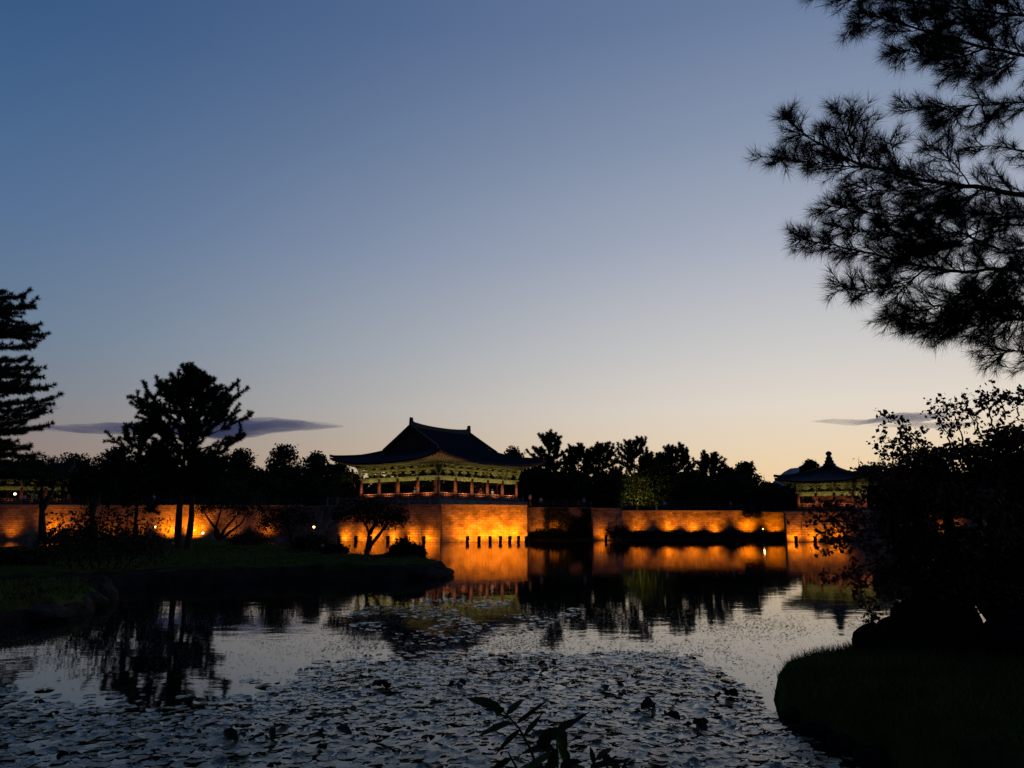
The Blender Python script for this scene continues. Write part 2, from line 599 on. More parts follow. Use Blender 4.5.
def bank(name, poly, hgt, material, rim=0.5, steps=5, sub=0.8, skirt=0.4, edge=None):
    """land inside an outline of (x, y): steep rim and gentle top"""
    pts = [Vector((x, y, 0)) for x, y in poly]
    dense = []
    for i, p in enumerate(pts):
        q = pts[(i + 1) % len(pts)]
        n = max(1, int((q - p).length / sub))
        for k in range(n):
            dense.append(p.lerp(q, k / n))
    cx = sum(p.x for p in dense) / len(dense)
    cy = sum(p.y for p in dense) / len(dense)
    area = sum(dense[i].x * dense[(i + 1) % len(dense)].y - dense[(i + 1) % len(dense)].x * dense[i].y for i in range(len(dense)))
    sg = 1 if area > 0 else -1
    me_v, me_f = [], []
    nP = len(dense)
    prof = [(-0.05, -skirt), (0.0, 0.0), (rim * 0.25, hgt * 0.55), (rim * 0.7, hgt * 0.85), (rim * 1.3, hgt * 0.95)]
    for off, z in prof:
        for i, p in enumerate(dense):
            d = dense[(i + 2) % nP] - dense[i - 2]
            nrm = Vector((-d.y, d.x, 0)).normalized() * sg
            j = (0.22 * noise.noise(p * 0.9) + 0.30 * noise.noise(p * 2.3)) * (1 if z >= 0 else 0.6)
            me_v.append((p.x + nrm.x * (off + j * rim), p.y + nrm.y * (off + j * rim), z * (1 + 0.25 * noise.noise(p * 0.6 + Vector((5, 1, 2)))) if z > 0 else z))
    K = len(prof)
    for k in range(K - 1):
        for i in range(nP):
            i2 = (i + 1) % nP
            me_f.append((k * nP + i, k * nP + i2, (k + 1) * nP + i2, (k + 1) * nP + i))
    bm = bmesh.new()
    bvs = [bm.verts.new(v) for v in me_v]
    for f in me_f:
        bm.faces.new([bvs[i] for i in f])
    top = bm.faces.new([bvs[(K - 1) * nP + i] for i in range(nP)])
    bmesh.ops.triangulate(bm, faces=[top])
    bmesh.ops.recalc_face_normals(bm, faces=bm.faces)
    me = bpy.data.meshes.new(name)
    bm.to_mesh(me)
    bm.free()
    me.materials.append(M[material])
    me.polygons.foreach_set('use_smooth', [True] * len(me.polygons))
    if edge:                                # the stone edging: the lowest rings of the outline
        me.materials.append(M[edge])
        for pl in me.polygons:
            if max(me.vertices[i].co.z for i in pl.vertices) < hgt * 0.93:
                pl.material_index = 1
    o = bpy.data.objects.new(name, me)
    COL.objects.link(o)
    return tag(o, kind='structure')


def wp(px, py):
    p = on_z(px, py)
    return (p.x, p.y)


PEN = [(-70, 30), wp(-80, 596), wp(60, 592), wp(130, 587), wp(210, 584), wp(300, 581), wp(390, 580), wp(432, 578), wp(446, 574), (xat(447, 41), 41.0), (xat(428, 43), 43.2),
       (xat(385, 46.5), 46.5), (xat(335, 50), 50.5), (xat(300, 58), 58), (xat(262, 76), 78), (xat(200, 88), 92), (xat(130, 88), 92), (xat(95, 76), 78), (xat(50, 66), 66), (xat(-40, 62), 62), (-100, 60)]
bank('peninsula_lawn', PEN, 0.72, 'grass', rim=0.45, edge='edge_stone')
LNB = [(-60, 15), wp(-160, 640), wp(0, 627), wp(55, 620), wp(92, 612), wp(103, 601), wp(84, 594), wp(0, 594), (-40, 29), (-70, 29)]
bank('lawn_bank', LNB, 0.55, 'grass', rim=0.4, sub=0.5, edge='edge_stone')
RB = [wp(773, 700), wp(779, 711), wp(798, 724), wp(826, 737), wp(860, 752), wp(892, 770), wp(960, 806), (6.4, 5.6), (16, 3), (17, 15.5), (10.5, 15.2), (8.2, 14.3), (6.6, 13.7), wp(868, 670), wp(845, 677), wp(800, 691)]
bank('grass_bank', RB, 0.62, 'grass', rim=0.35, sub=0.25)
bank('near_shore', [(-30, -25), (30, -25), (30, 2.0), (9, 3.2), (3, 4.2), (-4, 4.0), (-12, 3.0), (-30, 2.5)], 0.9, 'earth', rim=0.8, sub=0.6)
bank('shore_strip', [P2(612, 122), P2(700, 121), P2(792, 122), (P2(790, 131)[0], 131), (P2(616, 131)[0], 131)], 0.35, 'earth', rim=0.8, sub=1.5)
bank('recess_strip', [P2(530, 117), P2(591, 117), P2(591, 123), P2(530, 123)], 0.3, 'earth', rim=0.6, sub=1.5)

# far hill, coloured haze blue, in the gap beside the small pavilion
mb = MB()
nX = 60
hp = []
HD = 3800.0
for i in range(nX + 1):
    px = 640 + 420 * i / nX
    h = 235 * math.exp(-((px - 797) / 42.0) ** 2) + 120 * math.exp(-((px - 900) / 60.0) ** 2) + 30 * noise.noise(Vector((px * 0.02, 1, 0))) + 20
    x = xat(px, HD)
    for yy, hh_ in ((HD - 700, 0.0), (HD - 250, 0.62), (HD, 1.0), (HD + 700, 0.0)):
        mb.v.append((x, yy, 3.0 + max(0, h) * hh_))
for i in range(nX):
    for k in range(3):
        mb.f.append((i * 4 + k, i * 4 + 4 + k, i * 4 + 5 + k, i * 4 + 1 + k))
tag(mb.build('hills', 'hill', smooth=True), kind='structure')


def rock(loc, s, label, group, seed, material='rock'):
    bm = bmesh.new()
    bmesh.ops.create_icosphere(bm, subdivisions=3, radius=1.0)
    sv = Vector((seed * 1.37, seed * 0.71, seed * 2.3))
    for v in bm.verts:
        k = 1 + 0.35 * noise.noise(v.co * 0.9 + sv) + 0.12 * noise.noise(v.co * 2.7 + sv)
        v.co = Vector((v.co.x * s[0] * k, v.co.y * s[1] * k, v.co.z * s[2] * k))
    me = bpy.data.meshes.new('shore_rock')
    bm.to_mesh(me)
    bm.free()
    me.materials.append(M[material])
    o = bpy.data.objects.new('shore_rock', me)
    COL.objects.link(o)
    o.location = loc
    return tag(o, label, 'rock', group)


# ------------------------------------------------------------------ pavilions


def pavilion(label, center, ang, nR, bR, nL, bL, zf, zc, zeave, over, profile, G, lift, ridge_h, finial=False, base_z=None, power=30, lit_sides=(0, 3), inner=True, panel=False, name='pavilion'):
    """plan: u along angle ang (nR bays of bR), v square to it (nL bays of bL). zf floor, zc column top, zeave eave edge."""
    base_z = zf - 0.9 if base_z is None else base_z
    root = empty(name, (center[0], center[1], 0), label, 'pavilion', ang)
    HU, HV = nR * bR / 2, nL * bL / 2
    A, B = HU + over, HV + over
    T = min(G, B) if G else B

    def prof(t):
        for (t0, z0), (t1, z1) in zip(profile, profile[1:]):
            if t <= t1:
                return z0 + (z1 - z0) * (t - t0) / (t1 - t0)
        return profile[-1][1]

    def surf(face, s, tt):
        """point on roof face 0:-v 1:+v 2:-u 3:+u ; s in -1..1 across, tt inset"""
        g = min(tt, G) if G else tt
        lf = lift * abs(s) ** 3.2 * max(0.0, 1 - tt / T) ** 1.6
        ex = 0.45 * abs(s) ** 4 * max(0.0, 1 - tt / T)
        sg = 1 if s > 0 else -1
        if face in (0, 1):
            u = s * (A - g)
            v = (B - tt) * (-1 if face == 0 else 1)
            return Vector((u + sg * ex, v + ex * (-1 if face == 0 else 1), prof(tt) + lf))
        v = s * (B - tt)
        u = (A - tt) * (-1 if face == 2 else 1)
        return Vector((u + ex * (-1 if face == 2 else 1), v + sg * ex, prof(tt) + lf))

    # roof surface with rows of round tiles
    rf = MB()
    nS, nT = 28, 18
    for face in range(4):
        tmax = B if face in (0, 1) else (G if G else B)
        o = len(rf.v)
        for j in range(nT + 1):
            for i in range(nS + 1):
                rf.v.append(tuple(surf(face, -1 + 2 * i / nS, tmax * j / nT)))
        for j in range(nT):
            for i in range(nS):
                q = (o + j * (nS + 1) + i, o + j * (nS + 1) + i + 1, o + (j + 1) * (nS + 1) + i + 1, o + (j + 1) * (nS + 1) + i)
                rf.f.append(q if face in (0, 3) else q[::-1])
        # tile rolls
        half = A if face in (0, 1) else B
        nrib = int(2 * half / 0.42)
        for k in range(nrib + 1):
            c = -half + 2 * half * (k + 0.5) / (nrib + 1)
            lim = half - abs(c)
            if face in (0, 1):
                te = B if abs(c) <= A - (G or B) else lim
            else:
                te = min(lim, tmax)
            if te < 0.3:
                continue
            pts = []
            n = 9
            for q in range(n + 1):
                tt = te * q / n
                w = (half - (min(tt, G) if G else tt)) if face in (0, 1) else (B - tt)
                s = max(-1, min(1, c / w)) if w > 1e-4 else 0
                pts.append(surf(face, s, tt))
            o = len(rf.v)
            side = Vector((0.1, 0, 0)) if face in (0, 1) else Vector((0, 0.1, 0))
            for p in pts:
                rf.v += [tuple(p - side), tuple(p + Vector((0, 0, 0.12))), tuple(p + side)]
            for q in range(n):
                for e in (0, 1):
                    rf.f.append((o + q * 3 + e, o + q * 3 + e + 1, o + q * 3 + e + 4, o + q * 3 + e + 3))
            rf.f.append((o, o + 2, o + 1))
    roof = rf.build('roof', 'tile', root)

    # fascia and soffit
    so = MB()
    fs = MB()
    zw = zc + 2.05 if zeave - zc > 1.9 else zeave - 0.1
    for face in range(4):
        o = len(so.v)
        of = len(fs.v)
        for i in range(nS + 1):
            s = -1 + 2 * i / nS
            e = surf(face, s, 0.0)
            if face in (0, 1):
                wv = Vector((s * HU, HV * (-1 if face == 0 else 1), zw))
            else:
                wv = Vector((HU * (-1 if face == 2 else 1), s * HV, zw))
            inn = (wv - e)
            inn.z = 0
            inn.normalize()
            e1 = e + inn * 0.15
            fs.v += [tuple(e + Vector((0, 0, -0.01))), tuple(e + inn * 0.05 + Vector((0, 0, -0.26)))]
            so.v += [tuple(e1 + Vector((0, 0, -0.27))), tuple(wv)]
        for i in range(nS):
            so.f.append((so_ := o + i * 2, so_ + 1, so_ + 3, so_ + 2))
            fs.f.append((f_ := of + i * 2, f_ + 1, f_ + 3, f_ + 2))
        # rafters
        half = HU if face in (0, 1) else HV
        nr = int(2 * (half + over) / 0.55)
        for k in range(nr + 1):
            s = -0.985 + 1.97 * k / nr
            e = surf(face, s, 0.0)
            wv = Vector((s * HU, HV * (-1 if face == 0 else 1), zw - 0.1)) if face in (0, 1) else Vector((HU * (-1 if face == 2 else 1), s * HV, zw - 0.1))
            d = (wv - e)
            d.z = 0
            d.normalize()
            so.tube([wv, e + d * 0.22 + Vector((0, 0, -0.36))], 0.075, 5)
    fs.build('eave_tiles', 'tile', roof)
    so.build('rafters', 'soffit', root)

    # ridges
    rg = MB()
    if G:
        n = 16
        L = A - G + 0.1
        main = [Vector((L * (-1 + 2 * i / n), 0, prof(B) + 0.45 * abs(-1 + 2 * i / n) ** 2.4 - 0.1)) for i in range(n + 1)]
        rg.sweep(main, 0.5, ridge_h + 0.45, -0.45)
        for su in (-1, 1):
            for sv in (-1, 1):
                pts = []
                for q in range(9):
                    tt = B - (B - G) * q / 8
                    pts.append(Vector((su * (A - G + 0.05), sv * (B - tt), prof(tt) + 0.05)))
                rg.sweep(pts, 0.36, 0.42)
    for su in (-1, 1):
        for sv in (-1, 1):
            pts = []
            t0 = G if G else B
            for q in range(13):
                tt = t0 * (1 - q / 12)
                p = surf(0 if sv < 0 else 1, su, tt)
                if q == 12:
                    p += Vector((0, 0, 0.12))
                pts.append(p)
            rg.sweep(pts, 0.34, 0.36)
    rg.build('ridge_tiles', 'tile', roof)
    # ornaments
    if G:
        for su in (-1, 1):
            om = MB()
            x0 = su * (A - G)
            zt = prof(B) + 0.30 + ridge_h
            outl = [(0.45, -0.4), (0.42, 0.25), (0.34, 0.62), (0.42, 0.92), (0.22, 1.08), (-0.10, 0.98), (-0.26, 0.72), (-0.22, 0.3), (-0.5, 0.0), (-0.6, -0.4)]
            om.prism([(a * 0.72, b_ * 0.58) for a, b_ in outl], lambda a, b_, tt: (x0 + su * (a - 0.2), tt, zt + b_ - 0.02), 0.36)
            om.build('ridge_ornament', 'tile', roof)
        for su in (-1, 1):
            gb = MB()
            n = 10
            pts = [(v_, prof(B - abs(v_))) for v_ in [(B - G) * (-1 + 2 * i / n) for i in range(n + 1)]]
            outl = pts + [((B - G) * 0.98, prof(G) - 0.25), (-(B - G) * 0.98, prof(G) - 0.25)]
            gb.prism(outl[::-1] if su > 0 else outl, lambda a, b_, tt, su=su: (su * (A - G - 0.32) + tt, a, b_ - 0.04), 0.2)
            gb.build('gable', 'dark_wood', root)
    if finial:
        fm = MB()
        z0 = prof(B)
        fm.lathe([(1.1 * a_, b_ * 0.9) for a_, b_ in [(0.85, -0.35), (0.8, 0.1), (0.6, 0.18), (0.58, 0.42), (0.66, 0.5), (0.46, 0.66), (0.40, 0.95), (0.5, 1.05), (0.34, 1.18), (0.24, 1.42), (0.38, 1.62), (0.42, 1.82), (0.30, 2.02),
                  (0.08, 2.18)]], (0, 0, z0), 14)
        fm.build('roof_finial', 'tile', roof, smooth=True)

    # columns
    perim = []
    for i in range(nR + 1):
        for j in range(nL + 1):
            if i in (0, nR) or j in (0, nL):
                perim.append((-HU + i * bR, -HV + j * bL))
    cols = list(perim)
    if inner:
        cols += [(-HU + i * bR, -HV + j * bL) for i in range(1, nR) for j in range(1, nL) if (i in (1, nR - 1)) and (j in (1, nL - 1))]
    r = 0.235
    for (u, v) in cols:
        cm = MB()
        cm.tube([(u, v, zf), (u, v, zf + (zc - zf) * 0.4), (u, v, zc)], [r, r * 1.04, r * 0.86], 12)
        c = cm.build('column', 'red_wood', root, smooth=True)
        bs = MB()
        bs.lathe([(0.42, -0.02), (0.42, 0.10), (0.32, 0.18)], (u, v, zf), 10)
        bs.build('column_base', 'pale_stone', c)

    # beams, brackets
    for face in range(4):
        nb_, bay, half, other = (nR, bR, HU, HV) if face in (0, 1) else (nL, bL, HV, HU)
        sgn = -1 if face in (0, 2) else 1

        def fr(s, out, z, face=face, sgn=sgn, other=other):
            return Vector((s, sgn * (other + out), z)) if face in (0, 1) else Vector((sgn * (other + out), s, z))

        def bx(mbx, s0, s1, o0, o1, z0, z1):
            p = [fr(s, o_, z) for s in (s0, s1) for o_ in (o0, o1) for z in (z0, z1)]
            mbx.add(p, [(0, 1, 3, 2), (4, 6, 7, 5), (0, 4, 5, 1), (2, 3, 7, 6), (0, 2, 6, 4), (1, 5, 7, 3)])
        bmx = MB()
        e = 0.004 * face
        for k in range(nb_):
            bx(bmx, -half + k * bay + 0.21, -half + (k + 1) * bay - 0.21, -0.11, 0.11, zc - 0.42 + e, zc - 0.02 + e)
        bx(bmx, -half - 0.35, half + 0.35, -0.2 - e, 0.2 + e, zc + e, zc + 0.16 + e)
        bx(bmx, -half - 0.3, half + 0.3, -0.12 - e, 0.12 + e, zc + 1.05 + e, zc + 1.32 + e)
        bx(bmx, -half - 0.6, half + 0.6, 0.55, 0.75, zc + 1.72 + e, zc + 1.92 + e)
        bmx.build('beam', 'green_wood', root)
        bk = MB()
        for k in range(nb_ * 2 + 1):
            s = -half + k * bay / 2
            big = k % 2 == 0
            z = zc + 0.165
            if big:
                for tier in range(4):
                    w = 0.30 + 0.20 * tier
                    outl = 0.28 + 0.20 * tier
                    zt = z + tier * 0.40
                    bx(bk, s - w, s + w, -0.085, 0.085, zt + 0.17, zt + 0.33)
                    bx(bk, s - 0.075, s + 0.075, -0.2, outl, zt + 0.02, zt + 0.18)
                    for q in (-1, 1):
                        bx(bk, s + q * (w - 0.1) - 0.11, s + q * (w - 0.1) + 0.11, -0.11, 0.11, zt + 0.335, zt + 0.405)
            else:
                outl = [(-0.16, 0.0), (0.16, 0.0), (0.20, 0.22), (0.34, 0.40), (0.62, 0.52), (0.62, 0.66), (0.38, 0.74), (0.22, 0.88), (-0.22, 0.88), (-0.38, 0.74), (-0.62, 0.66), (-0.62, 0.52),
                        (-0.34, 0.40), (-0.20, 0.22)]
                bk.prism(outl, lambda a, b_, tt, s=s, z=z: fr(s + a, tt, z + b_), 0.16)
                for tier in range(2):
                    w = 0.35 + 0.25 * tier
                    zt = z + 1.15 + tier * 0.3
                    bx(bk, s - w, s + w, 0.12, 0.28, zt + 0.03, zt + 0.2)
                    bx(bk, s - 0.07, s + 0.07, -0.1, 0.5 + 0.15 * tier, zt - 0.10, zt + 0.02)
        bk.build('bracket_band', 'green_wood', root)
        # low balustrade between the columns
        rl = MB()
        for k in range(nb_):
            s0, s1 = -half + k * bay + 0.24, -half + (k + 1) * bay - 0.24
            for z0, z1 in ((0.12, 0.20), (0.42, 0.48), (0.72, 0.80)):
                bx(rl, s0, s1, -0.05, 0.05, zf + z0, zf + z1)
            nq = max(2, int(bay / 0.55))
            for q in range(nq + 1):
                sq = s0 + (s1 - s0) * q / nq
                bx(rl, sq - 0.03, sq + 0.03, -0.035, 0.035, zf + 0.201, zf + 0.419)
                bx(rl, sq - 0.03, sq + 0.03, -0.035, 0.035, zf + 0.481, zf + 0.719)
        rl.build('balustrade', 'red_wood', root)

    # ceiling, floor and stone platform
    if panel:
        for (cx_, cy_, sx_, sy_) in ((0, -HV * 0.45, HU * 1.2, 0.08), (0, HV * 0.45, HU * 1.2, 0.08), (-HU * 0.6, 0, 0.08, HV * 0.9 - 0.1), (HU * 0.6, 0, 0.08, HV * 0.9 - 0.1)):
            pn = MB()
            pn.box((cx_, cy_, (zf + zc) / 2), (sx_, sy_, zc - zf - 0.01))
            pn.build('panel_wall', 'red_wood', root)
    ce = MB()
    ce.box((0, 0, zc + 1.5), (2 * HU - 0.5, 2 * HV - 0.5, 0.1))
    ce.build('ceiling', 'dark_wood', root)
    fl = MB()
    fl.box((0, 0, zf - 0.07), (2 * HU + 1.2, 2 * HV + 1.2, 0.14))
    fl.build('floor', 'dark_wood', root)
    st = MB()
    st.box((0, 0, (base_z + zf - 0.16) / 2 - 0.05), (2 * HU + 2.4, 2 * HV + 2.4, zf - 0.16 - base_z + 0.1))
    st.build('stone_platform', 'pale_stone', root)
    # floor lamps at the column feet
    fx = MB()
    n = 0
    spots = []
    for side, nb_, bay in ((0, nR, bR), (1, nR, bR), (2, nL, bL), (3, nL, bL)):
        if side in lit_sides:
            for k in range(nb_):
                q = (k + 0.5) * bay
                spots.append({0: (-HU + q, -HV, 0, -1), 1: (-HU + q, HV, 0, 1), 2: (-HU, -HV + q, -1, 0), 3: (HU, -HV + q, 1, 0)}[side])
    for (u, v, dx, dy) in spots:
        p = Vector((u + dx * 1.1, v + dy * 1.1, zf - 0.03))
        hs = MB()
        hs.lathe([(0.09, -0.12), (0.10, 0.0), (0.08, 0.02)], p, 8)
        h_ = hs.build('floor_lamp', 'metal_dark', root)
        light('lamp_light', h_, p + Vector((0, 0, 0.06)), power, WARM, target=(u + dx * 0.45, v + dy * 0.45, zc + 0.6), angle=150, radius=0.05)
    return root, (HU, HV)


ang = math.radians(52)
uR = Vector((math.cos(ang), math.sin(ang), 0))
uL = Vector((-math.sin(ang), math.cos(ang), 0))
ctr = Vector((PAV_C[0], PAV_C[1], 0)) + uR * (17.7 / 2) + uL * (15.8 / 2)
pav1, (HU1, HV1) = pavilion('large pavilion with sweeping dark tiled hip-and-gable roof above the bright stone bastion', ctr, ang, 5, 3.54, 4, 3.95, 5.9, 8.85, 11.05, 3.0,
                            [(0, 11.05), (3, 12.05), (5.2, 13.05), (7.4, 14.35), (9.2, 15.45), (10.9, 16.5)], 5.2, 1.15, 0.6, base_z=4.85, power=560, lit_sides=(0, 2))
# small pavilion
ang2 = math.radians(-35)
u2 = Vector((math.cos(ang2), math.sin(ang2), 0))
v2 = Vector((-math.sin(ang2), math.cos(ang2), 0))
c2 = Vector((47.7, 111.5, 0)) - u2 * 3.75 + v2 * 3.75
pav2, _ = pavilion('small square pavilion with pointed tiled roof and knobbed finial', c2, ang2, 3, 2.5, 3, 2.5, 4.45, 6.75, 8.6, 2.1,
                   [(0, 8.35), (1.8, 8.85), (3.6, 9.5), (4.8, 10.15), (5.85, 11.0)], None, 0.6, 0.4, finial=True, base_z=3.9, power=190, lit_sides=(0, 3), inner=False, panel=True)
# third pavilion at the far left edge
ang3 = math.radians(8)
c3 = Vector((xat(12, 126, 6), 131.0, 0))
pav3, _ = pavilion('half hidden low pavilion with green brackets behind the trees at the far left', c3, ang3, 4, 3.6, 2, 3.6, 5.6, 8.1, 9.9, 2.4,
                   [(0, 9.6), (2.4, 10.1), (4.2, 10.7), (6.0, 11.6)], 3.6, 0.7, 0.5, base_z=5.0, power=120, lit_sides=(0,))

# low stone balustrade on the bastion rim
for key, label in (('mid', 'low grey stone railing on the wall top left of the bastion corner'), ('main', 'low grey stone railing on the wall top right of the bastion corner')):
    _, a, d, n, L = walls[key]
    r_ = empty('terrace_railing', a + Vector((0, 0, 4.955)) - n * 0.45, label, 'railing', math.atan2(d.y, d.x), 'terrace railings')
    nP = int(L / 1.6)
    rail = MB()
    rail.box((L / 2, 0, 0.86), (L - 0.6, 0.13, 0.11))
    rail.box((L / 2, 0, 0.45), (L - 0.6, 0.09, 0.08))
    rail.build('rail', 'pale_stone', r_)
    for i in range(nP + 1):
        pm = MB()
        x = 0.4 + (L - 0.8) * i / nP
        pm.box((x, 0, 0.49), (0.2, 0.2, 0.98))
        pm.lathe([(0.06, 0), (0.11, 0.08), (0.05, 0.17)], (x, 0, 0.98), 6)
        pm.build('post', 'pale_stone', r_)

# fence along the terrace on the right and left
for key, z, label in (('recess', 4.86, 'dark teal railing above the ivy wall'), ('right', 4.51, 'long dark teal railing above the wall with round light pools'),
                      ('left', 5.16, 'dark teal railing on the long dim wall at the far left')):
    _, a, d, n, L = walls[key]
    r_ = empty('metal_fence', a + Vector((0, 0, z)) - n * 0.6, label, 'fence', math.atan2(d.y, d.x), 'railings along the wall tops')
    rail = MB()
    for h in (0.35, 0.65, 0.98):
        rail.tube([(0.2, 0, h), (L - 0.2, 0, h)], 0.035, 6)
    rail.build('rail', 'fence_paint', r_)
    nP = min(60, int(L / 1.8))
    for i in range(nP + 1):
        pm = MB()
        pm.tube([(0.2 + (L - 0.4) * i / nP, 0, 0), (0.2 + (L - 0.4) * i / nP, 0, 1.1)], 0.055, 6)
        pm.build('post', 'fence_paint', r_)

# ------------------------------------------------------------------ lamps at the wall foot


def hooded_post(loc, toward, label, group, power, aim_z=2.6, angle=150, h=0.42, aim_x=0.0):
    """dark hooded light post; toward = unit vector to the wall"""
    rz = math.atan2(toward.y, toward.x) - math.pi / 2
    root = empty('wall_light', loc, label, 'light', rz, group)
    p = MB()
    p.lathe([(0.25, -0.6), (0.23, 0.0), (0.19, h * 0.72)], n=10)
    p.build('post', 'wet_rock', root)
    hd = MB()
    hd.box((0, -0.06, h * 0.72 + 0.18), (0.40, 0.26, 0.42), rx=math.radians(-18))
    hd.box((0, 0.02, h * 0.72 + 0.44), (0.42, 0.46, 0.06), rx=math.radians(-10))
    hd = hd.build('hood', 'metal_dark', root)
    le = MB()
    le.box((0, 0.10, h * 0.72 + 0.17), (0.30, 0.03, 0.28), rx=math.radians(-18))
    le.build('lens', 'lamp_orange', hd)
    light('lamp_light', root, (0, 0.20, h * 0.72 + 0.16), power, ORANGE, target=(aim_x, 2.2, aim_z), angle=angle, radius=0.10)
    return root


_, a, d, n, L = walls['main']
for i, px in enumerate((462, 473.5, 484.5, 495, 504.5, 513.5, 521.5)):
    s = (px - 441) / (527 - 441.0) * L
    s = L * ((px - 441) / 86.0) * 0.98
    hooded_post(a + d * s + n * 2.3, -n, f'dark hooded light post in the water, {ORD[i]} right of the bastion corner', 'hooded light posts along the wall foot', 1050, angle=165)
_, a, d, n, L = walls['mid']
for i, px in enumerate((428.5, 411.5, 394, 376.5, 362, 345)):
    s = L * (px - 322) / 119.0
    hooded_post(a + d * s + n * 1.35, -n, f'dark hooded light post in the water, {ORD[i]} left of the bastion corner', 'hooded light posts along the wall foot', 460, aim_z=1.3, angle=140, aim_x=1.3)
_, a, d, n, L = walls['step']
hooded_post(a + d * (L * 0.36) + n * 1.5, -n, 'single hooded light post before the narrow bright wall panel', 'hooded light posts along the wall foot', 520)
_, a, d, n, L = walls['pav2']
for i, (px, lb) in enumerate(((793, 'hooded light post at the near corner of the small pavilion wall'), (812, 'hooded light post below the small pavilion, behind hanging twigs'),
                              (836, 'hooded light post by the dark maple below the small pavilion'))):
    hooded_post(a + d * (L * (px - 786.5) / 85.5) + n * 1.4, -n, lb, 'hooded light posts along the wall foot', 480, aim_z=2.0)


def ground_spot(loc, target, label, power, color=ORANGE, angle=95, group='small ground spotlights in the shrubs'):
    root = empty('ground_spotlight', loc, label, 'light', 0, group)
    d_ = (Vector(target) - Vector(loc)).normalized()
    s = MB()
    s.lathe([(0.05, 0.0), (0.04, 0.25)], n=8)
    s.build('stake', 'metal_dark', root)
    h_ = MB()
    p0 = Vector((0, 0, 0.30))
    h_.tube([p0 - d_ * 0.14, p0 + d_ * 0.12], [0.09, 0.12], 10)
    h_.build('lamp_housing', 'metal_dark', root)
    light('lamp_light', root, p0 + d_ * 0.16, power, color, target=p0 + d_ * 3, angle=angle, radius=0.06)
    return root


_, a, d, n, L = walls['right']
for i, (px, pw) in enumerate(((637, 300), (667, 560), (690, 520), (711, 470), (742, 620), (769, 420))):
    s = L * (px - 618) / 166.0
    p = a + d * s + n * 1.9
    ground_spot((p.x, p.y, 0.5), a + d * s + Vector((0, 0, 2.9)), f'small spotlight in the shore shrubs under the {ORD[i]} light pool from the narrow panel', pw * 2.3, angle=112)
_, a, d, n, L = walls['recess']
for i, (px, lb) in enumerate(((536, 'small spotlight at the ivy wall beside the bastion'), (548, 'small spotlight inside the ivy, nearer the bastion'), (561, 'small spotlight inside the ivy, nearer the narrow panel'))):
    p = a + d * (L * (px - 527) / 67.0) + n * 1.8
    ground_spot((p.x, p.y, 0.35), (p.x - n.x * 1.8, p.y - n.y * 1.8, 2.4), lb, 260, angle=100)
_, a, d, n, L = walls['far']
p = a + d * (L * (946 - 868) / 432.0) + n * 1.8
ground_spot((p.x, p.y, 0.1), (p.x - n.x * 1.8, p.y - n.y * 1.8, 2.6), 'small spotlight at the wall behind the maple', 600, angle=110)
_, a, d, n, L = walls['left']
for i, (px, pw, lb) in enumerate(((-30, 60, 'small spotlight outside the picture edge at the long dim wall'), (15, 60, 'small spotlight at the long dim wall below the half hidden pavilion'),
                                  (56, 260, 'small spotlight behind the rounded shrub at the far left'), (78, 60, 'small spotlight among the red shrubs at the long dim wall'),
                                  (112, 45, 'small spotlight left of the twin pine, farther one'), (140, 60, 'small spotlight left of the twin pine, nearer one'),
                                  (172, 420, 'small spotlight just behind the twin pine trunks'), (197, 480, 'small spotlight between twin pine and crooked tree'),
                                  (232, 50, 'small spotlight behind the crooked tree'), (268, 60, 'small spotlight behind the round shrub tree'))):
    p = a + d * (L * (px + 260) / 560.0) + n * 2.0
    ground_spot((p.x, p.y, 0.5), (p.x - n.x * 2.0, p.y - n.y * 2.0, 2.0), lb, pw * 5, angle=125)


def globe_lamp(px, py, Y, label, power, r=0.16, z0=0.0, m_='lamp_warm', color=WARM):
    p = at(px, py, Y)
    root = empty('garden_lamp', (p.x, p.y, z0), label, 'lamp', 0, 'small glowing garden lamps')
    s = MB()
    s.tube([(0, 0, 0), (0, 0, p.z - z0 - r)], 0.04, 8)
    s.build('pole', 'metal_dark', root)
    g = MB()
    g.lathe([(r * math.sin(q * math.pi / 8) + 0.005, -r * math.cos(q * math.pi / 8)) for q in range(9)], (0, 0, p.z - z0), 12)
    g.build('globe', m_, root, smooth=True)
    light('lamp_light', root, (0, -r - 0.1, p.z - z0), power, color, radius=r)


globe_lamp(763, 529, 119, 'round white lamp on the shore before the wall, mirrored as a streak', 10, 0.11, 0.1)
globe_lamp(314, 527, 96, 'bright round lamp beside the dark shrub left of the bastion', 30, 0.15, 0.3)
globe_lamp(155.5, 527, 96, 'bright round lamp just left of the twin pine trunks', 22, 0.13, 0.3)
globe_lamp(203, 533, 96, 'bright round lamp between the pine and the crooked tree', 30, 0.15, 0.3)
globe_lamp(237, 514, 112, 'small round lamp seen through the crooked tree', 6, 0.09, 0.3)
globe_lamp(15, 494, 122, 'white wide lamp under the half hidden pavilion', 20, 0.2, 5.1, 'lamp_white', (1, 0.9, 0.72))
globe_lamp(600, 457, 150, 'tiny white lamp high among the background trees', 3, 0.1, 5.0, 'lamp_white', (1, 0.9, 0.72))
globe_lamp(1010, 470, 111, 'white lamp beyond the maple, mirrored in the water', 20, 0.3, 4.2, 'lamp_white', (1, 0.9, 0.72))


# ------------------------------------------------------------------ people (small, on the pavilion and terrace)


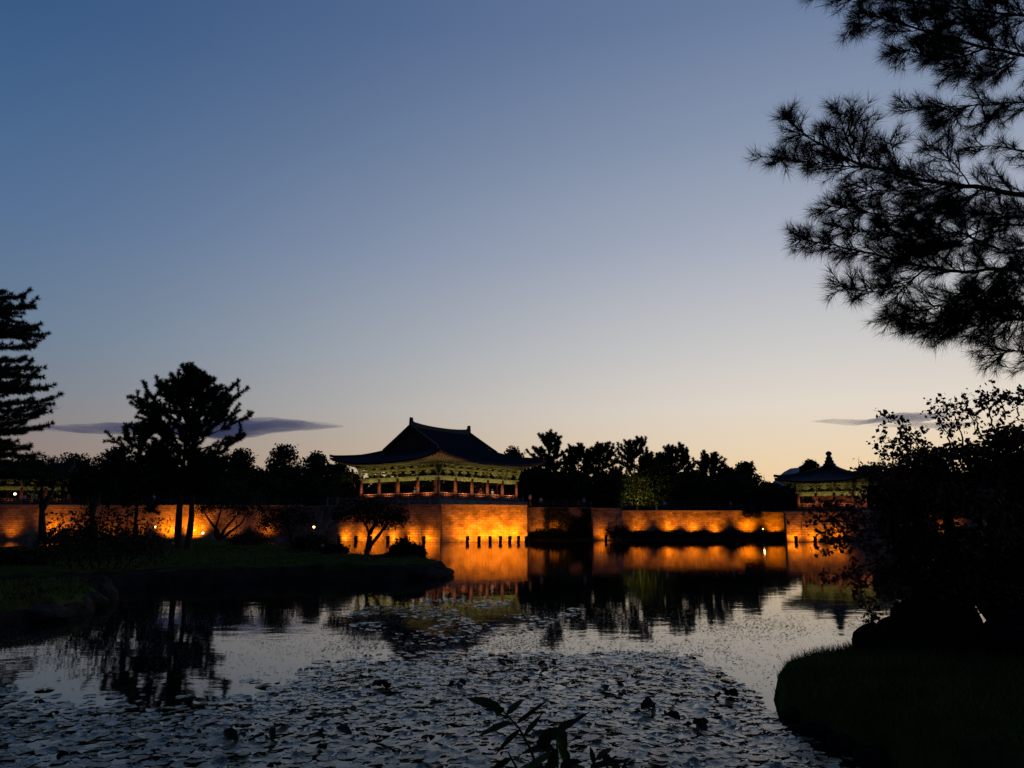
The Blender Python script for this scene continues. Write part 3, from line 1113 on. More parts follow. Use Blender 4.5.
def skin_mesh(name, pts, edges, radii, material, parent):
    me = bpy.data.meshes.new(name)
    bm = bmesh.new()
    sk = bm.verts.layers.skin.verify()
    vs = [bm.verts.new(p) for p in pts]
    for e in edges:
        bm.edges.new((vs[e[0]], vs[e[1]]))
    for i, (v, r) in enumerate(zip(vs, radii)):
        v[sk].radius = (r, r) if not isinstance(r, tuple) else r
        v[sk].use_root = i == 0
    bm.to_mesh(me)
    bm.free()
    me.materials.append(M[material])
    o = bpy.data.objects.new(name, me)
    COL.objects.link(o)
    o.modifiers.new('skin', 'SKIN')
    s = o.modifiers.new('sub', 'SUBSURF')
    s.levels = 1
    s.render_levels = 1
    if parent is not None:
        o.parent = parent
    return o


def person(loc, rz, label, shirt, trousers, pose=0.0):
    root = empty('person', loc, label, 'person', rz, 'visitors at the railings')
    # one continuous body: pelvis root, spine, neck, head, arms, legs
    P = [(0, 0, .92), (0, 0, 1.12), (0, 0, 1.36), (0, 0, 1.48), (0, -.01, 1.56), (0, -.02, 1.70),
         (-.17, 0, 1.40), (-.23, 0 - .02, 1.13), (-.22, -.12 - pose, .92), (-.21, -.18 - pose, .86),
         (.17, 0, 1.40), (.24, -.02, 1.13), (.23, -.06, .88), (.22, -.08, .80),
         (-.09, 0, .86), (-.10, -.02, .48), (-.10, .02, .08), (-.10, -.14, .03),
         (.09, 0, .86), (.10, -.01, .48), (.10, .02, .08), (.11, -.14, .03)]
    E = [(0, 1), (1, 2), (2, 3), (3, 4), (4, 5), (2, 6), (6, 7), (7, 8), (8, 9), (2, 10), (10, 11), (11, 12), (12, 13), (0, 14), (14, 15), (15, 16), (16, 17), (0, 18), (18, 19), (19, 20), (20, 21)]
    Rr = [.12, .12, .13, .055, .085, .08, .055, .045, .035, .03, .055, .045, .035, .03, .085, .058, .04, .04, .085, .058, .04, .04]
    skin_mesh('body', P, E, Rr, 'skin', root)
    sh = [0, 1, 2, 6, 7, 10, 11]
    idx = {v: i for i, v in enumerate(sh)}
    skin_mesh('shirt', [P[i] for i in sh], [(idx[a], idx[b_]) for a, b_ in E if a in idx and b_ in idx], [Rr[i] * 1.18 + .01 for i in sh], shirt, root)
    tr = [0, 14, 15, 16, 18, 19, 20]
    idx = {v: i for i, v in enumerate(tr)}
    skin_mesh('trousers', [P[i] for i in tr], [(idx[a], idx[b_]) for a, b_ in E if a in idx and b_ in idx], [Rr[i] * 1.2 + .01 for i in tr], trousers, root)
    hm = MB()
    hm.lathe([(.01 + .105 * math.sin(q * math.pi / 12), .105 * math.cos(q * math.pi / 12)) for q in range(8)][::-1], (0, .025, 1.675), 12)
    hm.build('hair', 'hair', root, smooth=True)


def on_pav(u, v, z=5.9):
    p = ctr + uR * u + uL * v
    return (p.x, p.y, z)


person(on_pav(4.2, -HV1 + 1.0), math.radians(10), 'person in a white shirt standing inside the pavilion railing', 'cloth_white', 'cloth_dark')
person(on_pav(1.3, -HV1 + 0.9), math.radians(-25), 'person in a red top standing between two middle columns', 'cloth_red', 'cloth_dark', 0.05)
person(on_pav(-HU1 + 0.9, -2.5), math.radians(-50), 'person in a grey jacket at the side railing of the pavilion', 'cloth_grey', 'cloth_dark')
pw_ = [(530, 112.5, 4.86, 'person in a blue shirt on the terrace past the last pavilion column', 'cloth_blue'), (541, 123.5, 4.78, 'person in white alone behind the railing above the ivy', 'cloth_white'),
       (584, 124, 4.78, 'person in a grey top behind the railing near the narrow bright panel', 'cloth_grey'), (630, 131, 4.42, 'person in blue behind the long railing, above the first light pool', 'cloth_blue'),
       (665, 131, 4.42, 'person in white behind the long railing, above the second light pool', 'cloth_white'), (731, 131.5, 4.42, 'person in a pale blue top behind the long railing near the last pools', 'cloth_blue'),
       (24, 120.6, 5.1, 'person in white beside the half hidden pavilion', 'cloth_white'), (34, 120.6, 5.1, 'person in grey beside the half hidden pavilion', 'cloth_grey'),
       (46, 120.6, 5.1, 'person in a red top beside the half hidden pavilion', 'cloth_red'), (153, 121, 5.1, 'person in white behind the railing left of the twin pine', 'cloth_white')]
for px, Y, z, lb, c_ in pw_:
    person((xat(px, Y, z), Y, z), random.Random(int(px)).uniform(-0.6, 0.6), lb, c_, 'cloth_dark')

# ------------------------------------------------------------------ plants


def rnd_dirs(rg, n):
    d = rg.normal(size=(n, 3))
    return d / np.linalg.norm(d, axis=1)[:, None]


def leaves_at(mb, rg, P, size, flat=0.0, aspect=0.55, quad=True):
    """one small pointed leaf per row of P"""
    n = len(P)
    ax = rnd_dirs(rg, n)
    ax[:, 2] *= 1 - flat
    ax /= np.linalg.norm(ax, axis=1)[:, None]
    tmp = rnd_dirs(rg, n)
    sd = np.cross(ax, tmp)
    sd /= np.linalg.norm(sd, axis=1)[:, None] + 1e-9
    s = size * rg.uniform(0.6, 1.35, n)[:, None]
    V = np.empty((n, 4, 3))
    V[:, 0] = P - ax * s * 0.5
    V[:, 1] = P + sd * s * 0.5 * aspect
    V[:, 2] = P + ax * s * 0.5
    V[:, 3] = P - sd * s * 0.5 * aspect
    Fc = np.arange(n * 4).reshape(n, 4)
    mb.arrays(V.reshape(-1, 3), Fc)


def lobes_points(rg, lobes, n, shell=0.35):
    """points spread through ellipsoid lobes (c, r3)"""
    w = np.array([(r[0] * r[1] * r[2]) ** 0.7 for _, r in lobes])
    w /= w.sum()
    ids = rg.choice(len(lobes), n, p=w)
    Cc = np.array([tuple(c) for c, _ in lobes])[ids]
    Rr = np.array([tuple(r) for _, r in lobes])[ids]
    d = rnd_dirs(rg, n)
    rr = rg.uniform(0, 1, n) ** shell
    bump = 1 + 0.22 * np.sin(d[:, 0] * 6 + ids) * np.cos(d[:, 1] * 7 + ids * 2.1) + rg.normal(0, 0.07, n)
    return Cc + d * Rr * (rr * bump)[:, None]


def brush(mb, rg, pts, needle, per_m, width, ang=(25, 65), start=0.0):
    """needles set round a twig"""
    pts = np.array([tuple(p) for p in pts], float)
    seg = pts[1:] - pts[:-1]
    sl = np.linalg.norm(seg, axis=1)
    L = sl.sum()
    n = max(4, int(per_m * L * (1 - start)))
    tpos = rg.uniform(start, 1, n) * L
    tpos[: n // 6] = L * rg.uniform(0.93, 1.0, n // 6)
    cum = np.concatenate([[0], np.cumsum(sl)])
    k = np.clip(np.searchsorted(cum, tpos) - 1, 0, len(seg) - 1)
    fr = ((tpos - cum[k]) / (sl[k] + 1e-9))[:, None]
    P = pts[k] + seg[k] * fr
    T = seg[k] / (sl[k][:, None] + 1e-9)
    rad = rnd_dirs(rg, n)
    rad -= T * (rad * T).sum(1)[:, None]
    rad /= np.linalg.norm(rad, axis=1)[:, None] + 1e-9
    th = np.radians(rg.uniform(ang[0], ang[1], n))[:, None]
    D = T * np.cos(th) + rad * np.sin(th)
    Ln = (needle * rg.uniform(0.7, 1.15, n))[:, None]
    S = np.cross(D, rnd_dirs(rg, n))
    S /= np.linalg.norm(S, axis=1)[:, None] + 1e-9
    V = np.empty((n, 3, 3))
    V[:, 0] = P - S * width * 0.5
    V[:, 1] = P + S * width * 0.5
    V[:, 2] = P + D * Ln
    mb.arrays(V.reshape(-1, 3), np.arange(n * 3).reshape(n, 3))


def curve(p0, d, L, n, rg, wob=0.15, lift=0.0):
    p = np.array(tuple(p0), float)
    d = np.array(tuple(d), float)
    d /= np.linalg.norm(d)
    out = [p.copy()]
    for _ in range(n):
        d = d + rg.normal(0, wob, 3) + np.array((0, 0, lift))
        d /= np.linalg.norm(d)
        p = p + d * L / n
        out.append(p.copy())
    return out


def broadleaf(label, base, height, width, seed, material='leaf', nleaf=2600, leaf=0.42, trunk_r=0.18, crown_base=0.25, nl=9, trunk_mat='bark', group=None, name='broadleaf_tree', cat='tree', depth=None,
              shape=1.0):
    rg = np.random.default_rng(seed)
    root = empty(name, base, label, cat, 0, group)
    depth = depth or width
    lobes = []
    for i in range(nl):
        t_ = (i + 0.5) / nl
        z = height * (crown_base + (0.88 - crown_base) * t_)
        env = math.sin(math.pi * min(1, (0.18 + 0.8 * t_) ** shape)) ** 0.7
        a_ = i * 2.4 + rg.uniform(-0.5, 0.5)
        off = rg.uniform(0.25, 0.62) * env
        r = rg.uniform(0.22, 0.36) * width
        lobes.append(((math.cos(a_) * off * width / 2, math.sin(a_) * off * depth / 2, z), (r, r * depth / width, r * rg.uniform(0.55, 0.8))))
    lobes.append(((0, 0, height * 0.86), (width * 0.2, width * 0.2, height * 0.13)))
    cr = MB()
    P = lobes_points(rg, lobes, nleaf)
    P = P[P[:, 2] > height * crown_base * 0.6]
    leaves_at(cr, rg, P, leaf)
    # loose sprays that break the outline
    for i in range(26):
        c_, r_ = lobes[rg.integers(len(lobes))]
        d_ = rnd_dirs(rg, 1)[0]
        d_[2] = abs(d_[2]) * 0.8
        p_ = np.array(c_) + d_ * np.array(r_) * 0.95
        pts = np.array(curve(p_, d_, width * 0.10, 6, rg, 0.3))
        leaves_at(cr, rg, np.repeat(pts, 2, 0) + rg.normal(0, leaf * 0.3, (len(pts) * 2, 3)), leaf * 0.8)
    cr.build('crown', material, root)
    tk = MB()
    top = np.array((rg.normal(0, 0.03) * width, 0, height * 0.7))
    tp = [(0, 0, -0.3), (rg.normal(0, .02) * width, 0, height * crown_base), tuple(top)]
    tk.tube(tp, [trunk_r * 1.25, trunk_r, trunk_r * 0.25], 8)
    for c_, r_ in lobes[::2]:
        z0 = min(c_[2] * 0.7, height * 0.55)
        tk.tube([(0, 0, z0), (c_[0] * 0.5, c_[1] * 0.5, z0 * 0.4 + c_[2] * 0.6), c_], [trunk_r * 0.5, trunk_r * 0.35, trunk_r * 0.12], 6)
    tk.build('trunk', trunk_mat, root)
    return root


def puff_pine(label, base, height, width, seed, group=None, trunk_r=0.16, crown_base=0.3, needle=0.42, nw=0.07, nb=22, trunks=None, prof=None, trunk_mat='bark', per=46, name='pine_tree', material='pine_needle',
              lean=0.0, nsub=5, brl=0.9):
    """pine with puffs of needles at the branch ends; prof(t) = half width share at height share t of the crown"""
    rg = np.random.default_rng(seed)
    root = empty(name, base, label, 'tree', 0, group)
    prof = prof or (lambda t: math.sin(math.pi * (0.15 + 0.8 * t)) ** 0.8)
    trunks = trunks or [[(0, 0, -0.3), (lean * 0.3, 0, height * 0.4), (lean, 0, height * 0.97)]]
    tk, cr = MB(), MB()
    for tp in trunks:
        tk.tube(tp, [trunk_r * (1.15 - 0.95 * i / (len(tp) - 1)) for i in range(len(tp))], 9)
    for i in range(nb):
        t_ = (i + 0.5) / nb
        z = height * (crown_base + (1 - crown_base) * t_)
        tp = trunks[i % len(trunks)]
        # trunk position at the branch start
        zs = z - 0.06 * height
        p0 = None
        for a_, b_ in zip(tp, tp[1:]):
            if a_[2] <= zs <= b_[2]:
                k = (zs - a_[2]) / (b_[2] - a_[2])
                p0 = np.array(a_) + (np.array(b_) - np.array(a_)) * k
        if p0 is None:
            p0 = np.array(tp[-1])
        az = i * 2.399 + rg.uniform(-0.4, 0.4)
        L = width / 2 * prof(t_) * rg.uniform(0.75, 1.1)
        d = np.array((math.cos(az), math.sin(az), 0.25 + 0.5 * t_))
        br_ = curve(p0, d, max(L, 0.3), 6, rg, 0.10, 0.03)
        tk.tube([tuple(q) for q in br_], [trunk_r * 0.28 * (1 - 0.8 * j / 6) for j in range(7)], 5, cap=False)
        for j in range(nsub):
            k = min(6, 2 + (j * 5) // nsub + 0)
            dd = br_[k] - br_[k - 1]
            dd = dd / np.linalg.norm(dd) + rg.normal(0, 0.55, 3) + np.array((0, 0, 0.35))
            sh = curve(br_[k], dd, brl * rg.uniform(0.6, 1.2), 4, rg, 0.18, 0.08)
            tk.tube([tuple(q) for q in sh], [0.03, 0.028, 0.024, 0.02, 0.012], 4, cap=False)
            brush(cr, rg, sh, needle, per, nw, (30, 80), 0.15)
        brush(cr, rg, br_[3:], needle, per, nw, (30, 80))
    tk.build('trunk', trunk_mat, root)
    cr.build('crown', material, root)
    return root


def shrub(label, base, w, h, seed, material='leaf_dark', group=None, n=1500, leaf=0.16, nl=6, name='shrub', depth=None):
    rg = np.random.default_rng(seed)
    root = empty(name, base, label, 'shrub', 0, group)
    depth = depth or w * 0.7
    lobes = []
    for i in range(nl):
        x = (-0.5 + (i + 0.5) / nl) * w * 0.8
        hh_ = h * (0.62 + 0.35 * math.sin(math.pi * (i + 0.5) / nl)) * rg.uniform(0.8, 1.05)
        r = w / nl * 1.0
        lobes.append(((x, rg.uniform(-0.2, 0.2) * depth, hh_ * 0.5), (max(r, h * 0.3), depth * 0.45, hh_ * 0.5)))
    f = MB()
    P = lobes_points(rg, lobes, n)
    P = P[P[:, 2] > -0.1]
    leaves_at(f, rg, P, leaf)
    f.build('foliage', material, root)
    st = MB()
    for i in range(nl):
        c_, r_ = lobes[i]
        st.tube([(c_[0] * 0.4, 0, -0.2), (c_[0] * 0.8, c_[1] * 0.5, c_[2] * 0.6), (c_[0], c_[1], c_[2] * 1.4)], [0.05, 0.035, 0.012], 5)
    st.build('stem', 'bark', root)
    return root


TZ = 4.8     # terrace level


def tree_at(px, ytop, Y, halfw, kind, label, seed, zb=TZ, group='trees behind the far wall', **kw):
    top = at(px, ytop, Y)
    h = top.z - zb
    w = 2 * halfw / F * Y
    base = (top.x, Y, zb)
    if kind == 'b':
        return broadleaf(label, base, h, w, seed, group=group, **kw)
    return puff_pine(label, base, h, w, seed, group=group, **kw)


# background trees, from the left edge to the right
BG = [
    (-25, 448, 134, 34, 'b', 'wide dark tree at the very left edge above the half hidden pavilion', {}),
    (30, 457, 142, 34, 'b', 'low rounded dark tree just right of the layered conifer', {}),
    (78, 454, 146, 30, 'b', 'dark tree with ragged top between layered conifer and twin pine, farther one', {}),
    (118, 446, 139, 24, 'b', 'tall bushy tree close left of the twin pine', {}),
    (158, 452, 143, 24, 'b', 'dark tree directly behind the left side of the twin pine', {}),
    (212, 452, 140, 26, 'b', 'dark tree directly behind the right side of the twin pine', {}),
    (240, 449, 150, 18, 'b', 'lumpy tree just right of the twin pine crown', {}),
    (285, 443, 141, 25, 'b', 'tallest rounded tree between twin pine and big pavilion', {'nl': 11}),
    (317, 450, 150, 17, 'b', 'narrow tree just left of the big roof tip', {}),
    (338, 462, 148, 18, 'b', 'low dark tree under the tip of the big roof', {}),
    (58, 478, 131, 26, 'b', 'low bushy tree beside the half hidden pavilion', {}),
    (262, 474, 132, 26, 'b', 'low spreading dark tree below the tallest rounded one', {}),
    (308, 478, 130, 20, 'b', 'low dark tree beside the pale green one', {}),
    (512, 447, 152, 18, 'b', 'flat topped tree peeking over the right roof slope', {}),
    (549, 436, 146, 17, 'p', 'tall dense pine just right of the big roof tip', {}),
    (578, 448, 150, 15, 'p', 'pine with spiky top, second right of the big roof', {}),
    (602, 447, 146, 15, 'p', 'slim pine beside the tiny white lamp', {}),
    (634, 443, 148, 19, 'p', 'broad pine with bare lower trunk behind the yellow green tree', {}),
    (676, 449, 147, 17, 'p', 'pointed pine standing right of the yellow green tree', {}),
    (655, 459, 142, 16, 'p', 'thin pine with pale trunk behind the yellow green tree', {'trunk_mat': 'pale_stone'}),
    (709, 458, 150, 14, 'p', 'small pine left of the bare gap in the treeline', {}),
    (726, 466, 152, 13, 'b', 'low tree below the gap in the treeline', {}),
    (744, 461, 146, 17, 'b', 'rounded dark tree left of the blue hill', {}),
    (764, 482, 142, 10, 'b', 'low tree against the blue hill, left of the small roof', {}),
    (809, 459, 150, 12, 'b', 'round topped tree right behind the small pavilion roof', {'crown_base': 0.62, 'nl': 6}),
    (868, 466, 140, 24, 'b', 'dark tree right of the finial behind the maple', {}),
    (535, 468, 136, 22, 'b', 'low dark tree filling the space beside the last columns', {}),
    (568, 470, 134, 24, 'b', 'low dark tree above the ivy wall', {}),
    (605, 474, 135, 20, 'b', 'low dark tree left of the yellow green one', {}),
    (690, 474, 137, 24, 'b', 'low dim tree right of the yellow green one', {}),
    (733, 478, 138, 26, 'b', 'low dark tree above the last light pools', {}),
    (772, 486, 134, 18, 'b', 'low dark tree beside the small pavilion columns', {}),
    (920, 452, 134, 40, 'b', 'large dark tree behind the maple', {}),
    (1000, 448, 134, 44, 'b', 'large dark tree at the right edge behind the maple', {}),
]
for i, (px, yt, Y, hw, kd, lb, kw) in enumerate(BG):
    if kd == 'b':
        kw = dict(kw)
        kw.setdefault('crown_base', 0.12)
        tree_at(px, yt, Y, hw, 'b', lb, 100 + i, leaf=0.58, nleaf=4600, trunk_r=0.2, **kw)
    else:
        tree_at(px, yt, Y, hw * 1.45, 'p', lb, 100 + i, needle=0.5, nw=0.12, per=130, nb=40, crown_base=0.12, nsub=7, brl=1.3, **kw)

# the far dark wood behind them
rg = np.random.default_rng(404)
P = []
while len(P) < 95000:
    px = rg.uniform(-160, 1240)
    top = (466 if px < 330 else 474) + 7 * noise.noise(Vector((px * 0.02, 0, 1))) + 5 * noise.noise(Vector((px * 0.07, 0, 4))) + (6 if 690 < px < 760 else 14 if 760 <= px < 800 else 0)
    Y = rg.uniform(160, 178)
    ztop = at(px, top, 165).z
    top_ = ztop if len(P) < 58000 else 10.0
    P.append((xat(px, Y), Y, rg.uniform(4.0, top_)))
wd = MB()
leaves_at(wd, rg, np.array(P), 1.0, aspect=0.8)
tag(wd.build('woods', 'leaf'), kind='stuff')

# trees lit by garden spots
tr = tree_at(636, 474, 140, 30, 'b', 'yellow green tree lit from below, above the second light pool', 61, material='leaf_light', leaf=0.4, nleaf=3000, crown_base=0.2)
ground_spot((xat(640, 131.6, 5), 131.6, 4.5), (xat(636, 140, 7), 140, 8.8), 'ground spotlight under the yellow green tree', 1100, (1.0, 0.80, 0.32), 110, 'ground spotlights on the terrace')
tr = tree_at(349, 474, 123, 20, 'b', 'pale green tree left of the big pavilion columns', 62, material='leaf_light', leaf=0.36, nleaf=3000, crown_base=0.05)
ground_spot((xat(352, 119.4, 5), 119.4, 4.9), (xat(349, 122, 7), 122.5, 8.5), 'ground spotlight under the pale green tree beside the pavilion', 420, (1.0, 0.86, 0.42), 120, 'ground spotlights on the terrace')

# the twin trunked pine on the peninsula
pb = Vector((xat(183, 58, 1), 58.0, 0.72))
ph = at(183, 362, 58).z - pb.z
puff_pine('tall pine with twin trunks and ragged dark crown on the lawn', pb, ph, 7.9, 19, trunk_r=0.24, crown_base=0.33, needle=0.30, nw=0.042, nb=84, per=260, nsub=10, brl=0.85,
          trunks=[[(-0.40, 0, -0.3), (-0.45, 0, ph * 0.25), (-0.40, 0.1, ph * 0.5), (-0.25, 0, ph * 0.94)], [(0.30, 0.1, -0.3), (0.40, 0.2, ph * 0.16), (0.22, 0.1, ph * 0.5), (0.1, 0, ph * 0.84)]],
          prof=lambda t: 0.45 + 0.62 * math.sin(math.pi * min(1, t * 1.15)) - 0.45 * max(0, t - 0.6) / 0.4)
# small side pine lower left of it
sp = Vector((xat(134, 66, 1), 66.0, 0.72))
puff_pine('small dark pine with level branches just left of the twin pine', sp, at(134, 426, 66).z - sp.z, 6.2, 17, trunk_r=0.16, crown_base=0.35, needle=0.30, nw=0.045, nb=32, per=240, nsub=8, brl=0.85)

# layered conifer at the left edge
cb = Vector((xat(-62, 45, 1), 45.0, 0.72))
rg = np.random.default_rng(5)
root = empty('conifer_tree', cb, 'tall conifer with level layered branches at the far left edge', 'tree')
tk, cr = MB(), MB()
chh = at(-22, 284, 45).z - cb.z
tk.tube([(0, 0, -0.3), (0.1, 0, chh * 0.5), (0, 0, chh)], [0.34, 0.24, 0.04], 10)
nb_ = 66
for i in range(nb_):
    t_ = (i + 0.5) / nb_
    z = chh * (0.28 + 0.72 * t_)
    az = i * 2.399 + rg.uniform(-0.3, 0.3)
    if i % 3 == 0:
        az = rg.uniform(-0.35, 0.35)
    L = (3.3 + 2.3 * (1 - t_) ** 0.6) * rg.uniform(0.72, 1.05) if t_ < 0.93 else 1.8
    br_ = curve((0, 0, z), (math.cos(az), math.sin(az), -0.02), L, 8, rg, 0.05, 0.012)
    tk.tube([tuple(q) for q in br_], [0.06 * (1 - 0.8 * j / 8) for j in range(9)], 5, cap=False)
    brush(cr, rg, br_[1:], 0.26, 190, 0.038, (35, 85))
    for j in range(12):
        k = 1 + j % 7
        dd = br_[k] - br_[k - 1]
        dd = dd / np.linalg.norm(dd)
        s_ = 1 if j % 2 else -1
        side = np.array((-dd[1], dd[0], 0)) * s_
        sh = curve(br_[k], dd * 0.8 + side * rg.uniform(0.4, 0.9), L * rg.uniform(0.2, 0.36), 4, rg, 0.06, 0.05)
        brush(cr, rg, sh, 0.26, 170, 0.038, (35, 85))
tk.build('trunk', 'bark', root)
cr.build('crown', 'pine_needle', root)


def forked_tree(label, px, Y, zb, ytop, crown, trunks, seed, material, leaf=0.13, n=4200, trunk_mat='bark', r=0.12, name='small_tree'):
    """low spreading tree: crown lobes given as (px, py, rx px, ry px); trunks as pixel paths"""
    base = Vector((xat(px, Y, zb), Y, zb))
    root = empty(name, base, label, 'tree', 0)
    rg = np.random.default_rng(seed)
    lobes = []
    for cx, cy, rx, ry in crown:
        p = at(cx, cy, Y + rg.uniform(-0.8, 0.8)) - base
        lobes.append((p, (rx / F * Y, max(rx, ry) * 0.9 / F * Y, ry / F * Y)))
    tk = MB()
    for path in trunks:
        pts = [at(x, y, Y + 0.05 * k) - base for k, (x, y) in enumerate(path)]
        tk.tube(pts, [r * (1.1 - 0.85 * k / (len(pts) - 1)) for k in range(len(pts))], 7)
    for c_, r_ in lobes:
        q = at(*trunks[rg.integers(len(trunks))][-1], Y) - base
        tk.tube([q, q.lerp(c_, 0.6) + Vector((0, 0, 0.1)), c_], [r * 0.3, r * 0.2, r * 0.08], 5)
    tk.build('trunk', trunk_mat, root)
    cr = MB()
    leaves_at(cr, rg, lobes_points(rg, lobes, n, 0.5), leaf)
    for i in range(30):
        c_, r_ = lobes[rg.integers(len(lobes))]
        d_ = rnd_dirs(rg, 1)[0]
        p_ = np.array(tuple(c_)) + d_ * np.array(r_) * 0.9
        pts = np.array(curve(p_, d_, 0.5, 6, rg, 0.3))
        leaves_at(cr, rg, np.repeat(pts, 3, 0) + rg.normal(0, leaf * 0.5, (len(pts) * 3, 3)), leaf * 0.8)
    cr.build('crown', material, root)
    return root


forked_tree('low wide tree with forked trunk standing before the hot spots of the wall', 366, 45.6, 0.7, 497,
            [(345, 512, 15, 9), (362, 505, 17, 10), (380, 507, 16, 11), (395, 515, 14, 10), (370, 517, 20, 8), (402, 518, 9, 8), (337, 517, 8, 6), (386, 522, 14, 7)],
            [[(366, 555), (368, 543), (369, 532), (364, 522), (352, 514)], [(366.5, 555), (371, 545), (379, 535), (386, 525), (392, 515)], [(369, 534), (374, 526), (376, 512)]], 21, 'leaf_red', 0.15, 3600, r=0.13)
forked_tree('crooked multi stemmed tree right of the twin pine', 222, 62, 0.75, 478,
            [(212, 492, 14, 9), (232, 486, 16, 9), (250, 496, 14, 9), (222, 503, 18, 8), (242, 508, 16, 8), (204, 508, 12, 7), (262, 509, 10, 7)],
            [[(219, 539), (218, 531), (212, 524), (206, 515), (202, 508)], [(220, 539), (224, 530), (232, 521), (240, 510)], [(219, 540), (215, 534), (216, 526), (220, 514), (222, 503)],
             [(222, 539), (230, 532), (241, 524), (248, 512)]], 22, 'leaf', 0.17, 3600, r=0.13)
forked_tree('round dark shrub tree midway between crooked tree and forked tree', 291, 58, 0.75, 503,
            [(275, 516, 14, 10), (291, 512, 15, 9), (306, 518, 12, 9), (285, 524, 16, 8), (265, 524, 10, 7)],
            [[(291, 541), (290, 532), (286, 522), (280, 516)], [(291, 541), (293, 532), (299, 522)]], 23, 'leaf_red', 0.16, 3000)
forked_tree('slender dark tree with straight trunk left of the small level pine', 92, 72, 0.75, 455,
            [(80, 476, 14, 10), (98, 470, 14, 11), (108, 484, 12, 9), (88, 490, 16, 8), (72, 488, 10, 7)],
            [[(92, 540), (92, 520), (91, 500), (94, 476)], [(92, 512), (97, 500), (104, 488)]], 24, 'leaf_dark', 0.20, 3400, r=0.30)
forked_tree('dark tree with single stout trunk at the far left before the long wall', 42, 74, 0.75, 470,
            [(30, 474, 20, 10), (50, 470, 18, 11), (64, 480, 14, 9), (12, 476, 16, 9), (40, 462, 16, 9)],
            [[(42, 541), (42, 520), (42, 500), (42, 484)], [(42, 508), (48, 498), (54, 488)]], 25, 'leaf_dark', 0.20, 2600, r=0.36)

# shrubs on the peninsula
for (px, Y, w, h, mt, lb, sd) in (
        (105, 33, 4.6, 3.3, 'leaf_dark', 'very large dark bush between the lawn bank and the twin pine', 31),
        (80, 40, 4.0, 2.4, 'leaf_red', 'reddish round bush behind the very large dark bush', 32),
        (135, 45, 3.6, 1.9, 'leaf_red', 'reddish bush left of the twin pine foot', 33),
        (402, 42.8, 1.6, 1.2, 'leaf_dark', 'clipped dark bush at the peninsula tip', 34),
        (415, 42.2, 1.1, 0.85, 'leaf_dark', 'smaller dark bush at the very end of the peninsula', 35),
        (60, 64, 3.6, 1.9, 'leaf_dark', 'rounded dark bush lit from behind at the far left', 36),
        (250, 66, 3.8, 1.6, 'leaf_red', 'low reddish bush under the crooked tree', 37),
        (312, 53, 3.0, 1.4, 'leaf_dark', 'low dark bush beside the bright round lamp', 38),
        (335, 49, 1.8, 0.7, 'leaf_dark', 'flat dark bush left of the forked tree foot', 39),
        (20, 36, 3.0, 0.9, 'leaf_dark', 'dark bush on the lawn at the left picture edge', 40)):
    z0 = 0.62
    shrub(lb, (xat(px, Y, 1), Y, z0), w, h, sd, mt, 'shrubs on the peninsula lawn', n=2200, leaf=0.15 if Y < 70 else 0.25)

# shrubs along the far shore
WB = [(604, 119.5, 2.2, 1.2), (617, 116.6, 3.6, 3.6), (640, 122.5, 4.4, 2.0), (655, 122.5, 4.4, 1.9), (672, 122.5, 4.4, 2.2), (688, 122.5, 4.0, 1.6), (702, 122.5, 4.2, 1.9), (718, 122.5, 4.4, 1.4), (733, 122.5, 4.6, 2.2),
      (748, 122.5, 4.0, 1.5), (762, 122.5, 3.8, 1.3), (776, 122.5, 4.4, 1.6)]
WBL = ['small dark shrub at the foot of the narrow bright panel', 'tallest shore shrub between the narrow panel and the light pools'] + \
      [f'low dark shore shrub before the long wall, {ORD[i]} after the tallest one' for i in range(10)]
for i, (px, Y, w, h) in enumerate(WB):
    shrub(WBL[i], (xat(px, Y, 1), Y, 0.25), w, h * 0.66, 50 + i, 'leaf_dark', 'dark shrubs along the far shore', n=1500, leaf=0.26, depth=2.2)
for i, (px, Y, w, h, lb) in enumerate(((540, 118, 3.2, 1.6, 'dark shrub below the ivy beside the bastion'), (556, 118, 3.4, 1.9, 'dark shrub below the middle of the ivy wall'),
                                       (574, 118, 3.6, 1.6, 'dark shrub below the ivy near the narrow panel'))):
    shrub(lb, (xat(px, Y, 1), Y, 0.2), w, h, 70 + i, 'leaf_dark', 'dark shrubs along the far shore', n=1500, leaf=0.26, depth=2.0)
_, a, d, n, L = walls['recess']
rg = np.random.default_rng(77)
iv = MB()
P = []
while len(P) < 3600:
    s_, z_ = rg.uniform(0.25, 1) * L, rg.uniform(0.2, 4.7)
    if noise.noise(Vector((s_ * 0.35, z_ * 0.5, 4))) + 0.1 + 0.25 * math.sin(math.pi * s_ / L) > 0.12:
        q = a + d * s_ + n * (0.35 + rg.uniform(0, 0.35))
        P.append((q.x, q.y, z_))
leaves_at(iv, rg, np.array(P), 0.32)
iv_root = tag(iv.build('ivy', 'leaf'), 'tangled dark ivy climbing the recessed stone wall', 'climbing plant')
shrub('dark shrub hanging over the wall top near the white shore lamp', (xat(752, 129.4, 4), 129.2, 3.3), 3.4, 1.6, 81, 'leaf_dark', 'dark shrubs along the far shore', n=1200, leaf=0.26, depth=1.4)

